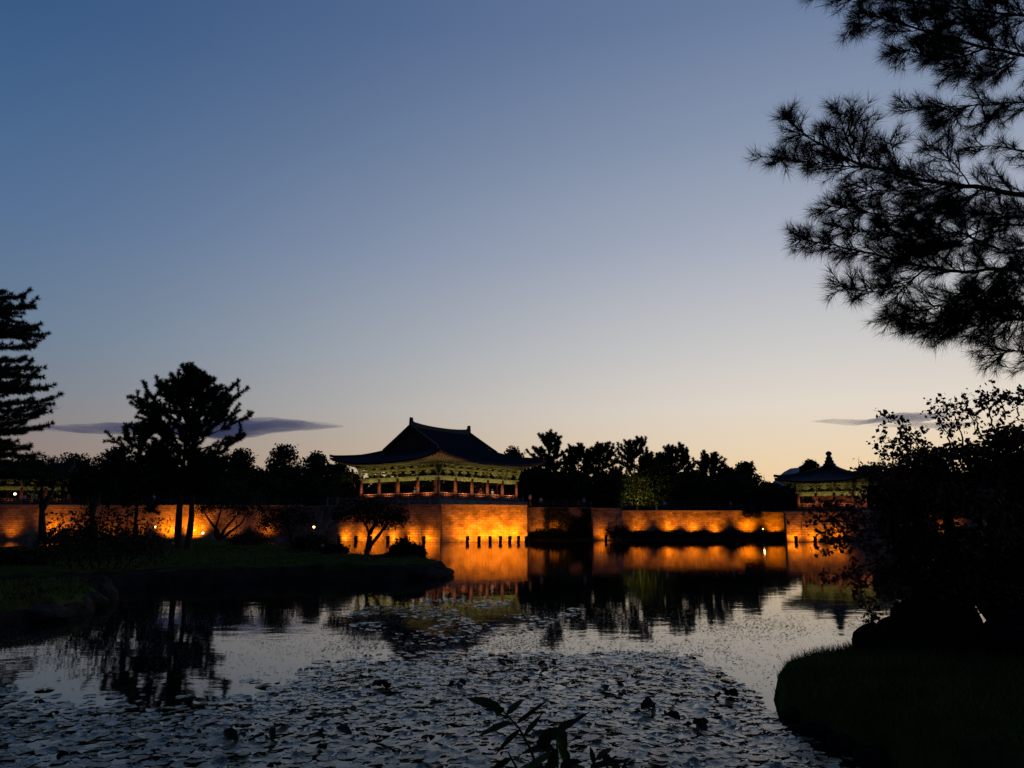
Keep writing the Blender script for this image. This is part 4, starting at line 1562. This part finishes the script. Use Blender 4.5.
# rocks
RK = 0
for (px, py, s, lb) in ((92, 601, (0.75, 0.6, 0.55), 'largest pale rock at the corner of the lawn bank'), (78, 609, (0.6, 0.5, 0.3), 'flat rock on the lawn bank edge beside the largest one'),
                        (60, 614, (0.6, 0.5, 0.28), 'low rock on the lawn bank edge, third from its corner'), (8, 594, (0.7, 0.5, 0.32), 'pale rounded rock at the left picture edge behind the lawn bank'),
                        (30, 622, (0.8, 0.6, 0.25), 'long low rock at the water line of the lawn bank')):
    p = on_z(px, py)
    rock((p.x, p.y + 0.3, 0.18), s, lb, 'rocks of the shore', 3 + RK)
    RK += 1
for (px, Y, z, s, lb) in ((441, 39.6, 0.08, (0.5, 0.8, 0.34), 'edge rock at the very tip of the peninsula'), (428, 37.2, 0.08, (0.8, 0.6, 0.4), 'edge rock just before the peninsula tip'),
                          (408, 41.6, 0.58, (0.6, 0.45, 0.28), 'dark rock before the clipped bush'), (388, 43.4, 0.62, (0.7, 0.5, 0.30), 'flat dark rock between forked tree and clipped bush'),
                          (395, 43.6, 0.80, (0.32, 0.3, 0.42), 'upright small rock beside the clipped bush')):
    rock((xat(px, Y, z), Y, z), s, lb, 'rocks of the shore', 3 + RK)
    RK += 1
for (px, py, Y, s, lb) in ((876, 648, 12.6, (0.30, 0.3, 0.36), 'rounded dark boulder at the grass edge'), (893, 632, 12.9, (0.30, 0.3, 0.25), 'small boulder behind the rounded one'),
                           (931, 630, 12.6, (0.62, 0.5, 0.56), 'largest dark boulder beneath the maple'), (1012, 648, 12.6, (0.44, 0.4, 0.42), 'boulder with a bright water gap beside it'),
                           (1040, 640, 12.0, (0.8, 0.5, 0.5), 'boulder at the right picture edge')):
    p = at(px, py, Y)
    rock((p.x, p.y, p.z), s, lb, 'boulders on the grass bank', 3 + RK, 'wet_rock')
    RK += 1

for k, (px, py, s_, lb) in enumerate(((788, 722, (0.16, 0.2, 0.13), 'small wet stone at the tip of the grass bank'), (812, 735, (0.20, 0.2, 0.12), 'wet stone at the water line of the grass bank, second from its tip'),
                                     (842, 748, (0.18, 0.2, 0.10), 'wet stone at the water line of the grass bank, third from its tip'), (874, 764, (0.24, 0.24, 0.13), 'wet stone at the water line of the grass bank near the bottom edge'))):
    p = on_z(px, py)
    rock((p.x + 0.05, p.y, 0.05), s_, lb, 'wet stones at the grass bank', 40 + k, 'wet_rock')

# garden posts on the lawn
for px, Y, lb in ((172, 46, 'thin pale marker post on the lawn below the twin pine'), (322, 42, 'thin pale marker post on the lawn left of the forked tree')):
    root = empty('marker_post', (xat(px, Y, 1), Y, 0.68), lb, 'post', 0, 'marker posts on the lawn')
    s = MB()
    s.tube([(0, 0, -0.1), (0, 0, 0.62)], 0.025, 6)
    s.build('post', 'metal_dark', root)
    s = MB()
    s.lathe([(0.09, 0.60), (0.11, 0.66), (0.03, 0.74)], n=10)
    s.build('cap', 'pale_stone', root)

# ------------------------------------------------------------------ grass blades


def blades(name, pts, hmin, hmax, w, seed, material='grass_blade'):
    rg = np.random.default_rng(seed)
    P = np.array(pts)
    n = len(P)
    h = rg.uniform(hmin, hmax, n)[:, None]
    ln = rg.normal(0, 0.45, (n, 3))
    ln[:, 2] = 1
    az = rg.uniform(0, 2 * math.pi, n)
    S = np.stack([np.cos(az), np.sin(az), np.zeros(n)], 1) * w
    V = np.empty((n, 3, 3))
    V[:, 0], V[:, 1], V[:, 2] = P - S, P + S, P + ln * h
    mb = MB()
    mb.arrays(V.reshape(-1, 3), np.arange(n * 3).reshape(n, 3))
    return tag(mb.build(name, material), kind='stuff')


def scatter_on(objname, n, box, seed, zmin):
    o = bpy.data.objects[objname]
    bpy.context.view_layer.update()
    rgx = random.Random(seed)
    out = []
    tries = 0
    while len(out) < n and tries < n * 12:
        tries += 1
        x, y = rgx.uniform(box[0], box[1]), rgx.uniform(box[2], box[3])
        ok, loc, nrm, _ = o.ray_cast(Vector((x, y, 5)), Vector((0, 0, -1)))
        if ok and loc.z > zmin:
            out.append((loc.x, loc.y, loc.z - 0.01))
    return out


blades('grass', scatter_on('grass_bank', 26000, (2.0, 9.0, 6.5, 14.5), 3, 0.05), 0.04, 0.17, 0.006, 8)
blades('lawn_grass', scatter_on('peninsula_lawn', 9000, (-34, -2, 33, 66), 4, 0.6) + scatter_on('lawn_bank', 5000, (-18, -5, 17, 29), 5, 0.42), 0.08, 0.2, 0.02, 9)

# ------------------------------------------------------------------ dark maple on the grass bank
rg = np.random.default_rng(91)
MY = 12.6
mbse = Vector((xat(1004, MY, 1), MY, 0.55))
root = empty('maple_tree', mbse, 'large dark broad-leaved tree overhanging the grass bank at the right', 'tree')
tk, cr = MB(), MB()
lobes = []
for (px, py, rx, ry, dy) in ((995, 470, 44, 26, 0), (940, 482, 42, 22, 0.5), (1012, 436, 26, 16, 0.3), (910, 500, 32, 30, 0), (960, 520, 60, 36, -0.4), (1020, 500, 50, 50, 0.6), (908, 545, 32, 24, 0.2),
                             (950, 565, 56, 30, 0.5), (1015, 570, 44, 34, 0.2), (890, 520, 18, 22, -0.3), (895, 568, 18, 14, 0.1), (905, 470, 30, 12, 0.4), (965, 590, 60, 16, -0.1), (1050, 540, 50, 70, 0),
                             (968, 452, 26, 13, 0.2), (940, 456, 24, 11, -0.2), (1005, 440, 24, 14, -0.3), (1075, 460, 50, 40, 0), (920, 590, 40, 14, 0.3), (1005, 600, 40, 14, 0.0)):
    p = at(px, py, MY + dy) - mbse
    lobes.append((p, (rx / F * MY, max(rx, ry) / F * MY * 0.9, ry / F * MY)))
P = lobes_points(rg, lobes, 22000, 0.5)
gapc = at(946, 523, MY) - mbse          # a slot between two boughs through which the lit wall shows
P = P[((P[:, 0] - gapc.x) / 0.30) ** 2 + ((P[:, 2] - gapc.z) / 0.085) ** 2 > 1.0]
leaves_at(cr, rg, P, 0.085, aspect=0.75)
forks = [[(1002, 660), (996, 620), (965, 580), (930, 540), (905, 505), (890, 480)], [(1004, 660), (1001, 610), (995, 560), (990, 500), (1000, 440)], [(1006, 660), (1010, 610), (1020, 560), (1040, 510), (1070, 450)],
         [(972, 585), (955, 560), (945, 500), (940, 470)]]
for path in forks:
    pts = [at(x, y, MY + 0.03 * k) - mbse for k, (x, y) in enumerate(path)]
    tk.tube(pts, [0.13 * (1.15 - 0.95 * k / (len(pts) - 1)) for k in range(len(pts))], 8)
SPR = [[(940, 470), (915, 440), (896, 421), (884, 416)], [(935, 465), (922, 445), (912, 436), (904, 430)], [(930, 462), (905, 447), (888, 442), (877, 440)], [(955, 455), (945, 430), (938, 418), (934, 411)],
       [(965, 450), (958, 425), (952, 412), (948, 407)], [(985, 445), (975, 420), (965, 410), (957, 405)], [(995, 430), (988, 410), (984, 402), (981, 399)], [(1005, 420), (1003, 405), (1001, 398), (1000, 394)],
       [(1018, 420), (1018, 405), (1019, 397), (1021, 392)], [(925, 470), (905, 460), (890, 455), (880, 452)], [(905, 500), (880, 495), (868, 500), (858, 506)],
       [(890, 520), (850, 520), (820, 523), (799, 527)], [(890, 530), (855, 530), (835, 533), (815, 531)], [(880, 520), (850, 525), (828, 516), (812, 519)], [(890, 545), (866, 545), (845, 548), (828, 551)],
       [(880, 560), (862, 566), (848, 575), (838, 580)], [(890, 570), (878, 590), (875, 610), (874, 626)], [(885, 560), (866, 580), (860, 592), (858, 600)], [(900, 500), (875, 480), (862, 476), (856, 474)],
       [(890, 535), (862, 512), (846, 509), (834, 507)], [(870, 540), (850, 540), (840, 541), (830, 538)]]
for k, path in enumerate(SPR):
    dy = rg.uniform(-0.5, 0.5)
    pts = [np.array(tuple(at(x, y, MY + dy) - mbse)) for x, y in path]
    dense = []
    for a_, b_ in zip(pts, pts[1:]):
        for q in range(6):
            dense.append(a_ + (b_ - a_) * q / 6 + rg.normal(0, 0.012, 3))
    dense.append(pts[-1])
    tk.tube([tuple(q) for q in dense], [0.016 * (1 - 0.8 * j / (len(dense) - 1)) for j in range(len(dense))], 4, cap=False)
    D = np.array(dense)
    ev = D[rg.integers(2, len(D), 46)] + rg.normal(0, 0.065, (46, 3))
    leaves_at(cr, rg, ev, 0.075, aspect=0.8)
    for q in range(7):
        j = rg.integers(4, len(D))
        dd = rg.normal(0, 1, 3) + np.array((-0.3, 0, 0.5))
        tw = curve(D[j], dd, 0.28, 5, rg, 0.2)
        tk.tube([tuple(e) for e in tw], [0.006, 0.005, 0.005, 0.004, 0.003, 0.002], 3, cap=False)
        leaves_at(cr, rg, np.array(tw)[rg.integers(1, 6, 9)] + rg.normal(0, 0.035, (9, 3)), 0.07, aspect=0.8)
tk.build('trunk', 'bark', root)
cr.build('crown', 'maple_leaf', root)

# ------------------------------------------------------------------ near pine whose boughs hang in from the right
rg = np.random.default_rng(12)
PY_ = 6.2
nb0 = Vector((6.6, 6.4, 0.55))
root = empty('pine_tree', nb0, 'near pine with long needled boughs reaching in at the upper right', 'tree')
tk, br_m, nd = MB(), MB(), MB()
tk.tube([(0, 0, -0.4), (0.15, 0, 2.5), (0.0, 0.1, 5), (0.2, 0, 7.5), (0.1, 0, 9.5)], [0.26, 0.22, 0.18, 0.13, 0.05], 10)


def shoot(p, d, L, depth_=0, rad=0.006):
    pts = curve(p, d, L, 5, rg, 0.09, 0.03)
    br_m.tube([tuple(q) for q in pts], [rad * (1 - 0.6 * j / 5) for j in range(6)], 4, cap=False)
    brush(nd, rg, pts, 0.128, 400, 0.0030, (18, 62), 0.25 if depth_ == 0 else 0.05)
    return pts


LIMBS = [  # pixel paths, base thickness, twig spacing, twig length, start share, density of side shoots
    ([(1060, 200), (1024, 196), (985, 188), (945, 184), (908, 178), (885, 170), (859, 164), (836, 154), (814, 141), (796, 127), (783, 115)], 0.028, 1.0),
    ([(870, 168), (845, 166), (820, 164), (800, 162), (782, 158), (772, 156)], 0.010, 1.0),
    ([(862, 166), (850, 145), (842, 125), (836, 104)], 0.008, 0.9),
    ([(905, 178), (896, 165), (893, 150), (890, 140)], 0.008, 0.8),
    ([(1060, 285), (1010, 268), (965, 272), (930, 268), (900, 262), (868, 252), (838, 246), (812, 241), (796, 238)], 0.022, 1.1),
    ([(960, 190), (935, 205), (905, 216), (875, 214), (848, 208), (826, 206)], 0.012, 1.1),
    ([(930, 266), (905, 285), (880, 292), (856, 290), (838, 286)], 0.010, 1.0),
    ([(980, 270), (960, 295), (935, 308), (910, 312), (888, 318)], 0.011, 1.1),
    ([(1000, 250), (960, 232), (925, 236), (890, 232), (860, 232), (832, 226)], 0.012, 1.2),
    ([(1060, 330), (1020, 318), (990, 322), (960, 330), (935, 342)], 0.014, 1.1),
    ([(1060, 365), (1035, 350), (1010, 352), (992, 356)], 0.010, 0.9),
    ([(1040, 225), (1000, 225), (970, 235), (945, 250), (915, 250), (880, 270)], 0.014, 1.3),
    ([(1060, 240), (1020, 250), (985, 290), (960, 300)], 0.014, 1.3),
    ([(970, 186), (955, 165), (940, 150), (925, 145)], 0.009, 0.7),
    ([(1060, 160), (1024, 150), (990, 146), (965, 148)], 0.012, 0.5),
    ([(1060, 98), (1024, 102), (985, 105), (955, 106), (925, 108), (900, 107)], 0.011, 0.55),
    ([(970, 106), (955, 112), (942, 120), (934, 122)], 0.006, 0.8),
    ([(1005, 104), (990, 118), (980, 126)], 0.006, 0.7),
    ([(1060, 62), (1020, 55), (985, 48), (950, 38), (920, 30), (895, 22), (870, 14), (848, 24)], 0.020, 1.15),
    ([(1060, 20), (1010, 14), (960, 8), (910, 2), (860, -6), (815, -4)], 0.018, 1.3),
    ([(985, 48), (960, 58), (935, 58), (910, 50), (892, 52)], 0.011, 1.4),
    ([(1020, 55), (1000, 70), (975, 74), (955, 66)], 0.011, 1.3),
    ([(1060, -30), (1000, -30), (940, -36), (880, -30)], 0.016, 1.2),
    ([(1010, 14), (980, 24), (950, 22), (925, 14)], 0.010, 1.4),
    ([(1060, 345), (1015, 300), (985, 305), (955, 318), (925, 326), (900, 324)], 0.011, 1.3),
    ([(1060, 310), (1030, 300), (1005, 330), (985, 345)], 0.010, 1.2),
    ([(1060, 270), (1010, 285), (975, 312), (950, 325)], 0.010, 1.2),
    ([(945, 184), (925, 190), (895, 192), (868, 190), (850, 184)], 0.009, 1.2),
    ([(985, 188), (955, 205), (930, 222), (905, 228)], 0.010, 1.3),
    ([(1060, 215), (1020, 212), (985, 215), (960, 214)], 0.010, 1.2),
]
for path, rad, dens in LIMBS:
    dy = rg.uniform(-0.45, 0.45)
    pts = [np.array(tuple(at(x, y, PY_ + dy + 0.25 * math.sin(k * 0.9 + dy * 7)) - nb0)) for k, (x, y) in enumerate(path)]
    dense = []
    for a_, b_ in zip(pts, pts[1:]):
        for q in range(4):
            dense.append(a_ + (b_ - a_) * q / 4 + rg.normal(0, 0.004, 3))
    dense.append(pts[-1])
    nD = len(dense)
    br_m.tube([tuple(q) for q in dense], [max(0.004, 0.75 * rad * (1 - 0.8 * j / (nD - 1))) for j in range(nD)], 6, cap=False)
    D = np.array(dense)
    L = np.linalg.norm(D[1:] - D[:-1], axis=1).sum()
    # join the limb to the trunk
    if path[0][0] >= 1040:
        tgt = np.array((0.08, 0, max(0.6, D[0][2] - 0.5)))
        br_m.tube([tuple(tgt), tuple((tgt + D[0]) / 2 + np.array((0, 0, 0.05))), tuple(D[0])], [rad * 1.7, rad * 1.3, rad], 6, cap=False)
    brush(nd, rg, dense[-5:], 0.128, 420, 0.0030, (18, 60))
    nt_ = int(L / 0.044 * dens)
    for k in range(nt_):
        t_ = 0.10 + 0.9 * (k + rg.uniform(0, 1)) / nt_
        j = min(nD - 2, int(t_ * (nD - 1)))
        tan = D[j + 1] - D[j]
        tan /= np.linalg.norm(tan) + 1e-9
        perp = rnd_dirs(rg, 1)[0]
        perp -= tan * perp.dot(tan)
        perp /= np.linalg.norm(perp)
        d = tan * rg.uniform(0.7, 1.2) + perp * rg.uniform(0.5, 0.95)
        Lt = rg.uniform(0.14, 0.34) * (1.15 - 0.6 * t_)
        tw = shoot(D[j], d, Lt)
        for q in range(2):
            m_ = rg.integers(1, 4)
            td = tw[m_ + 1] - tw[m_]
            td /= np.linalg.norm(td) + 1e-9
            pp = rnd_dirs(rg, 1)[0]
            pp -= td * pp.dot(td)
            shoot(tw[m_], td + pp * 0.7, Lt * rg.uniform(0.4, 0.65), 1, 0.004)
tk.build('trunk', 'bark_red', root)
br_m.build('branches', 'bark', root)
nd.build('needles', 'near_needle', root)

# ------------------------------------------------------------------ water plants
padm = []
for v_ in range(14):
    rg = np.random.default_rng(300 + v_)
    n = 22
    mb = MB()
    mb.v.append((0, 0, 0.0))
    cut = rg.uniform(0.08, 0.3)
    tilt = rg.normal(0, 0.05, 2)
    curl = rg.uniform(0.0, 0.30)
    ph_ = rg.uniform(0, 6.28)
    ring1, ring2 = [], []
    for k in range(n + 1):
        an = cut + (2 * math.pi - 2 * cut) * k / n
        w_ = 1 + 0.06 * math.sin(2 * an + ph_) + 0.03 * math.sin(5 * an + 2 * ph_)
        for f_, lst in ((0.62, ring1), (1.0, ring2)):
            x, y = math.cos(an) * f_ * w_, math.sin(an) * f_ * w_
            z = 0.012 + tilt[0] * x + tilt[1] * y + (f_ ** 4) * curl * max(0, math.sin(an * 1.0 + ph_)) ** 2 + 0.03 * math.sin(4 * an + ph_) * f_ ** 2
            lst.append((x, y, max(z, -0.03) + 0.06))
    o1 = len(mb.v)
    mb.v += ring1
    o2 = len(mb.v)
    mb.v += ring2
    for k in range(n):
        mb.f.append((0, o1 + k, o1 + k + 1))
        mb.f.append((o1 + k, o2 + k, o2 + k + 1, o1 + k + 1))
    mb.v[0] = (0, 0, 0.055)
    padm.append(mb)


def poly_in(poly, x, y):
    c_ = False
    j = len(poly) - 1
    for i in range(len(poly)):
        xi, yi = poly[i]
        xj, yj = poly[j]
        if (yi > y) != (yj > y) and x < (xj - xi) * (y - yi) / (yj - yi) + xi:
            c_ = not c_
        j = i
    return c_


PADS = [wp(-120, 800), wp(-120, 700), wp(0, 712), wp(100, 716), wp(190, 706), wp(262, 694), wp(300, 680), wp(335, 668), wp(385, 661), wp(430, 663), wp(500, 659), wp(560, 654), wp(620, 652), wp(680, 656), wp(715, 668),
        wp(742, 684), wp(762, 702), wp(776, 722), wp(800, 745), wp(860, 775), wp(900, 800)]
rgp = random.Random(44)
x0, x1 = min(p[0] for p in PADS), max(p[0] for p in PADS)
y0, y1 = min(p[1] for p in PADS), max(p[1] for p in PADS)
cells, pads = {}, []
for k in range(60000):
    x, y = rgp.uniform(x0, x1), rgp.uniform(y0, y1)
    r = rgp.choice((0.05, 0.07, 0.09, 0.10, 0.11, 0.13))
    if not poly_in(PADS, x, y) and not (rgp.random() < 0.10 and poly_in(PADS, x + rgp.uniform(-.5, .5), y - rgp.uniform(0, 1.4))):
        continue
    gap = noise.noise(Vector((x * 0.55, y * 0.40, 7.7)))
    if gap < -0.33 and rgp.random() < 0.85:
        continue
    key = (int(x / 0.3), int(y / 0.3))
    ok = True
    for i in (-1, 0, 1):
        for j in (-1, 0, 1):
            for (qx, qy, qr) in cells.get((key[0] + i, key[1] + j), ()):
                if (qx - x) ** 2 + (qy - y) ** 2 < ((qr + r) * 0.62) ** 2:
                    ok = False
    if ok:
        cells.setdefault(key, []).append((x, y, r))
        pads.append((x, y, r))


def in_frame(x, y):
    dpt = y * CP - CAM_H * SP
    return abs(x / dpt) < 0.655 and CAM_H / y < 0.30


MAT = [wp(345, 614), wp(385, 602), wp(450, 599), wp(530, 601), wp(590, 610), (wp(545, 628)), wp(500, 640), wp(455, 646), wp(410, 646), wp(385, 636), wp(350, 626)]
mx0, mx1 = min(p[0] for p in MAT), max(p[0] for p in MAT)
my0, my1 = min(p[1] for p in MAT), max(p[1] for p in MAT)
for k in range(5200):
    x, y = rgp.uniform(mx0, mx1), rgp.uniform(my0, my1)
    if poly_in(MAT, x, y) and noise.noise(Vector((x * 0.7, y * 0.35, 1.7))) > -0.12 and rgp.random() < (0.22 if CAM_H / y > 0.128 else 0.36):
        pads.append((x, y, rgp.choice((0.04, 0.05, 0.07, 0.09))))
vis = [p for p in pads if in_frame(p[0], p[1])]
vis.sort(key=lambda p: -(p[2] / p[1]) * (1.0 / p[1]))
hero = vis[:300]
hs = set(hero)
pad_me = []
for v_, mb in enumerate(padm):
    me = bpy.data.meshes.new('lily_pad')
    me.from_pydata(mb.v, [], mb.f)
    me.materials.append(M['lily'])
    me.polygons.foreach_set('use_smooth', [True] * len(me.polygons))
    pad_me.append(me)
for (x, y, r) in hero:
    o = bpy.data.objects.new('lily_pad', pad_me[rgp.randrange(14)])
    COL.objects.link(o)
    o.location = (x, y, rgp.uniform(-0.003, 0.010))
    o.rotation_euler = (0, 0, rgp.uniform(0, 6.28))
    o.scale = (r, r * rgp.uniform(0.8, 1.1), r * rgp.uniform(0.7, 1.5))
    tag(o, 'round notched grey green lily pad floating close to the near shore', 'lily pad', 'lily pads nearest the shore')
mb = MB()
for (x, y, r) in pads:
    if (x, y, r) in hs:
        continue
    src = padm[rgp.randrange(14)]
    an = rgp.uniform(0, 6.28)
    ca, sa = math.cos(an) * r, math.sin(an) * r
    zo = rgp.uniform(-0.003, 0.010)
    mb.add([(x + vx * ca - vy * sa, y + vx * sa + vy * ca, vz * r + zo) for vx, vy, vz in src.v], src.f)
tag(mb.build('lily_pads', 'lily', smooth=True), kind='stuff')

# raised curled leaves among the pads
CU = [(240, 742, 'first'), (268, 738, ''), (376, 690, ''), (462, 690, ''), (640, 712, ''), (668, 722, ''), (700, 731, ''), (610, 690, ''), (545, 668, ''), (724, 700, ''), (330, 742, ''), (505, 668, '')]
CUL = ['dark curled lily leaf standing up at the lower left of the pads', 'small curled leaf beside the one at the lower left of the pads', 'curled leaf above the pads below the dark roof reflection',
       'curled leaf above the pads just over the leafy weed', 'dark curled leaf right of the leafy weed, nearest to it', 'dark curled leaf right of the leafy weed, second from it',
       'dark curled leaf right of the leafy weed, third from it', 'curled leaf in the middle of the pads above the weed', 'curled leaf at the far rim of the pads, middle', 'curled leaf near the grass bank',
       'curled leaf between the lower left pair and the weed', 'curled leaf at the far rim of the pads near the roof reflection']
for k, (px, py, _) in enumerate(CU):
    p = on_z(px, py)
    rg = np.random.default_rng(500 + k)
    root = empty('curled_leaf', (p.x, p.y, 0), CUL[k], 'lily leaf', rg.uniform(0, 6), 'curled leaves standing above the pads')
    for q in range(rg.integers(3, 6)):
        mb = MB()
        rr_ = rg.uniform(0.05, 0.10)
        fold = rg.uniform(0.5, 1.6)
        Rm = Matrix.Rotation(rg.uniform(0, 6.28), 3, 'Z') @ Matrix.Rotation(rg.uniform(-0.5, 0.9), 3, 'Y') @ Matrix.Rotation(rg.uniform(-0.6, 0.6), 3, 'X')
        off = Vector((rg.uniform(-0.16, 0.16), rg.uniform(-0.16, 0.16), rg.uniform(0.03, 0.09)))
        mb.v.append(tuple(off))
        nn = 16
        for ring in (0.55, 1.0):
            for i in range(nn):
                an = 2 * math.pi * i / nn
                x, y = math.cos(an) * rr_ * ring * 1.15, math.sin(an) * rr_ * ring * (1 + 0.15 * math.sin(3 * an + q))
                mb.v.append(tuple(Rm @ Vector((x, y * math.cos(fold * 0.6), abs(y) * math.sin(fold * 0.6) + 0.1 * x * x / rr_)) + off))
        for i in range(nn):
            i2 = (i + 1) % nn
            mb.f.append((0, 1 + i, 1 + i2))
            mb.f.append((1 + i, 1 + nn + i, 1 + nn + i2, 1 + i2))
        mb.build('leaf', 'lily_old', root, smooth=True)

# tiny floating leaves farther out
rg = np.random.default_rng(66)
mb = MB()
P, S_ = [], []
while len(P) < 17000:
    px, py = rg.uniform(0, 900), rg.uniform(598, 690)
    band = math.exp(-((py - 624) / 9.0) ** 2) * (0.9 if 540 < px else 0.35) + 0.75 * math.exp(-((py - 608) / 4.0) ** 2) * (1.3 if 335 < px < 560 else 0) + 0.30 * math.exp(-((py - 645) / 16.0) ** 2) + (0.09 if px > 320 else 0.05) + (0.55 if 350 < px < 550 and 606 < py < 650 else 0)
    if noise.noise(Vector((px * 0.013, py * 0.05, 2.2))) < -0.12:
        band *= 0.25
    if rg.uniform() > band:
        continue
    p = on_z(px, py)
    P.append((p.x, p.y, 0.012))
    S_.append(rg.uniform(0.009, 0.025) * (1.0 if px > 320 else 0.8))
P, S_ = np.array(P), np.array(S_)[:, None]
n = len(P)
k6 = np.arange(6) * math.pi / 3
V = np.empty((n, 6, 3))
tl = rg.normal(0, 0.10, (n, 2))
for i in range(6):
    V[:, i, 0] = P[:, 0] + math.cos(k6[i]) * S_[:, 0]
    V[:, i, 1] = P[:, 1] + math.sin(k6[i]) * S_[:, 0]
    V[:, i, 2] = P[:, 2] + (math.cos(k6[i]) * tl[:, 0] + math.sin(k6[i]) * tl[:, 1]) * S_[:, 0]
mb.arrays(V.reshape(-1, 3), np.arange(n * 6).reshape(n, 6))
tag(mb.build('floating_leaves', 'duckweed'), kind='stuff')

# ------------------------------------------------------------------ leafy weed at the bottom
rg = np.random.default_rng(23)
WY = 2.6
wb = at(548, 790, WY)
root = empty('leafy_weed', (wb.x, wb.y, 0.85), 'leafy dark weed with pointed leaves at the bottom edge before the pads', 'plant')
wz0 = Vector((wb.x, wb.y, 0.85))


def wleaf(p, d, L, w, droop):
    """pointed folded leaf from p along d"""
    d = Vector(d).normalized()
    s = d.cross(Vector((0.15 * math.sin(L * 90), -1, 0.45 + 0.4 * math.sin(L * 70)))).normalized()
    u = s.cross(d)
    mb = MB()
    n = 10
    for i in range(n + 1):
        t_ = i / n
        c_ = Vector(p) + d * (L * t_) - Vector((0, 0, droop * L * t_ * t_))
        ww = w * (math.sin(math.pi * t_ ** 0.75) ** 0.9) * (1 + 0.08 * math.sin(t_ * 40)) + 0.0006
        mb.v += [tuple(c_ - s * ww + u * ww * 0.45), tuple(c_), tuple(c_ + s * ww + u * ww * 0.45)]
    for i in range(n):
        for e in (0, 1):
            mb.f.append((i * 3 + e, i * 3 + e + 1, i * 3 + e + 4, i * 3 + e + 3))
    return mb


def q2(x, y, dy=0.0):
    return at(x, y, WY + dy) - wz0


stems = [[(548, 860), (545, 790), (530, 748), (519, 728), (506, 714), (498, 706)], [(552, 860), (556, 790), (558, 758), (556, 730)], [(556, 860), (575, 800), (590, 770), (600, 752)], [(545, 860), (530, 790), (515, 765), (508, 752)]]
sm = MB()
for path in stems:
    pts = [q2(x, y) for x, y in path]
    pts[0] = Vector((pts[0].x * 0.4, 0, -0.05))
    sm.tube(pts, [0.006 * (1 - 0.6 * i / (len(pts) - 1)) for i in range(len(pts))], 6)
sm.build('stem', 'weed_leaf', root)
LV = [((503, 710), (466, 694), 0.016, 0.1), ((503, 712), (493, 704), 0.014, 0.3), ((506, 715), (524, 696), 0.010, 0.1), ((512, 722), (478, 733), 0.011, 0.1), ((516, 724), (548, 700), 0.007, 0.0), ((520, 730), (496, 748), 0.008, 0.2),
      ((524, 735), (542, 714), 0.008, 0.0), ((540, 742), (566, 722), 0.020, 0.2), ((548, 738), (590, 709), 0.009, 0.05), ((556, 732), (576, 716), 0.012, 0.1), ((556, 740), (530, 726), 0.016, 0.2),
      ((556, 750), (520, 742), 0.014, 0.3), ((556, 752), (512, 770), 0.012, 0.2), ((556, 758), (530, 785), 0.012, 0.2), ((556, 748), (548, 775), 0.016, 0.2), ((558, 745), (572, 768), 0.018, 0.2), ((556, 728), (566, 745), 0.022, 0.3),
      ((540, 748), (552, 728), 0.020, 0.1), ((596, 760), (612, 741), 0.010, 0.3), ((590, 768), (630, 752), 0.010, 0.2), ((594, 764), (590, 742), 0.008, 0.1), ((588, 772), (560, 760), 0.012, 0.2), ((580, 785), (612, 772), 0.014, 0.2),
      ((600, 755), (626, 768), 0.012, 0.3), ((520, 770), (490, 778), 0.012, 0.2), ((512, 758), (484, 772), 0.010, 0.2), ((560, 770), (582, 752), 0.016, 0.2), ((545, 770), (520, 758), 0.014, 0.2), ((605, 775), (636, 766), 0.011, 0.3),
      ((618, 790), (626, 756), 0.009, 0.1), ((612, 790), (606, 760), 0.010, 0.1)]
for (a_, b_, w_, dr) in LV:
    p = q2(*a_, dy=rg.uniform(-0.05, 0.05))
    e = q2(*b_, dy=rg.uniform(-0.09, 0.09))
    dv = e - p
    wleaf(p, dv, dv.length, w_ * 0.95, dr).build('leaf', 'weed_leaf', root, smooth=True)

# ------------------------------------------------------------------ thin clouds low over the horizon


def cloud(label, px0, px1, py, D, thick_px, seed, slant=0.0):
    a_, b_ = at(px0, py + slant, D), at(px1, py - slant, D)
    c_ = (a_ + b_) / 2
    L = (b_ - a_).length
    th = thick_px / F * D
    bm = bmesh.new()
    bmesh.ops.create_icosphere(bm, subdivisions=5, radius=1.0)
    for v in bm.verts:
        q = v.co.copy()
        k = 1 + 0.55 * noise.noise(Vector((q.x * 4, q.y * 1.5, seed))) + 0.40 * noise.noise(Vector((q.x * 11, q.y * 3, seed + 4)))
        v.co = Vector((q.x * L / 2 * (1 + 0.1 * noise.noise(Vector((q.z * 3, seed, 0)))), q.y * L * 0.16, q.z * th / 2 * k * (0.34 + 0.75 * math.exp(-((q.x - 0.38) / 0.42) ** 2)) + th * (0.40 * noise.noise(Vector((q.x * 1.6, 1, seed))) + 0.07 * noise.noise(Vector((q.x * 7, q.y * 3, seed))))))
    me = bpy.data.meshes.new('cloud')
    bm.to_mesh(me)
    bm.free()
    me.materials.append(M['cloud'])
    o = bpy.data.objects.new('cloud', me)
    COL.objects.link(o)
    o.location = c_
    d_ = b_ - a_
    o.rotation_euler = (0, -math.atan2(d_.z, math.hypot(d_.x, d_.y)), math.atan2(d_.y, d_.x))
    return tag(o, label, 'cloud', 'thin clouds low in the sky')


cloud('long flat slate blue cloud behind the twin pine', 34, 336, 427, 3000, 17, 1.3, 1.5)
cloud('faint thin cloud streak beside the layered conifer', 10, 62, 408, 3000, 5, 5.2)
cloud('thin grey cloud streak above the small pavilion and maple', 812, 960, 419, 3000, 9, 2.9, 4.0)
cloud('second thinner cloud streak behind the maple twigs', 870, 985, 425, 3100, 5, 7.1, 1.0)
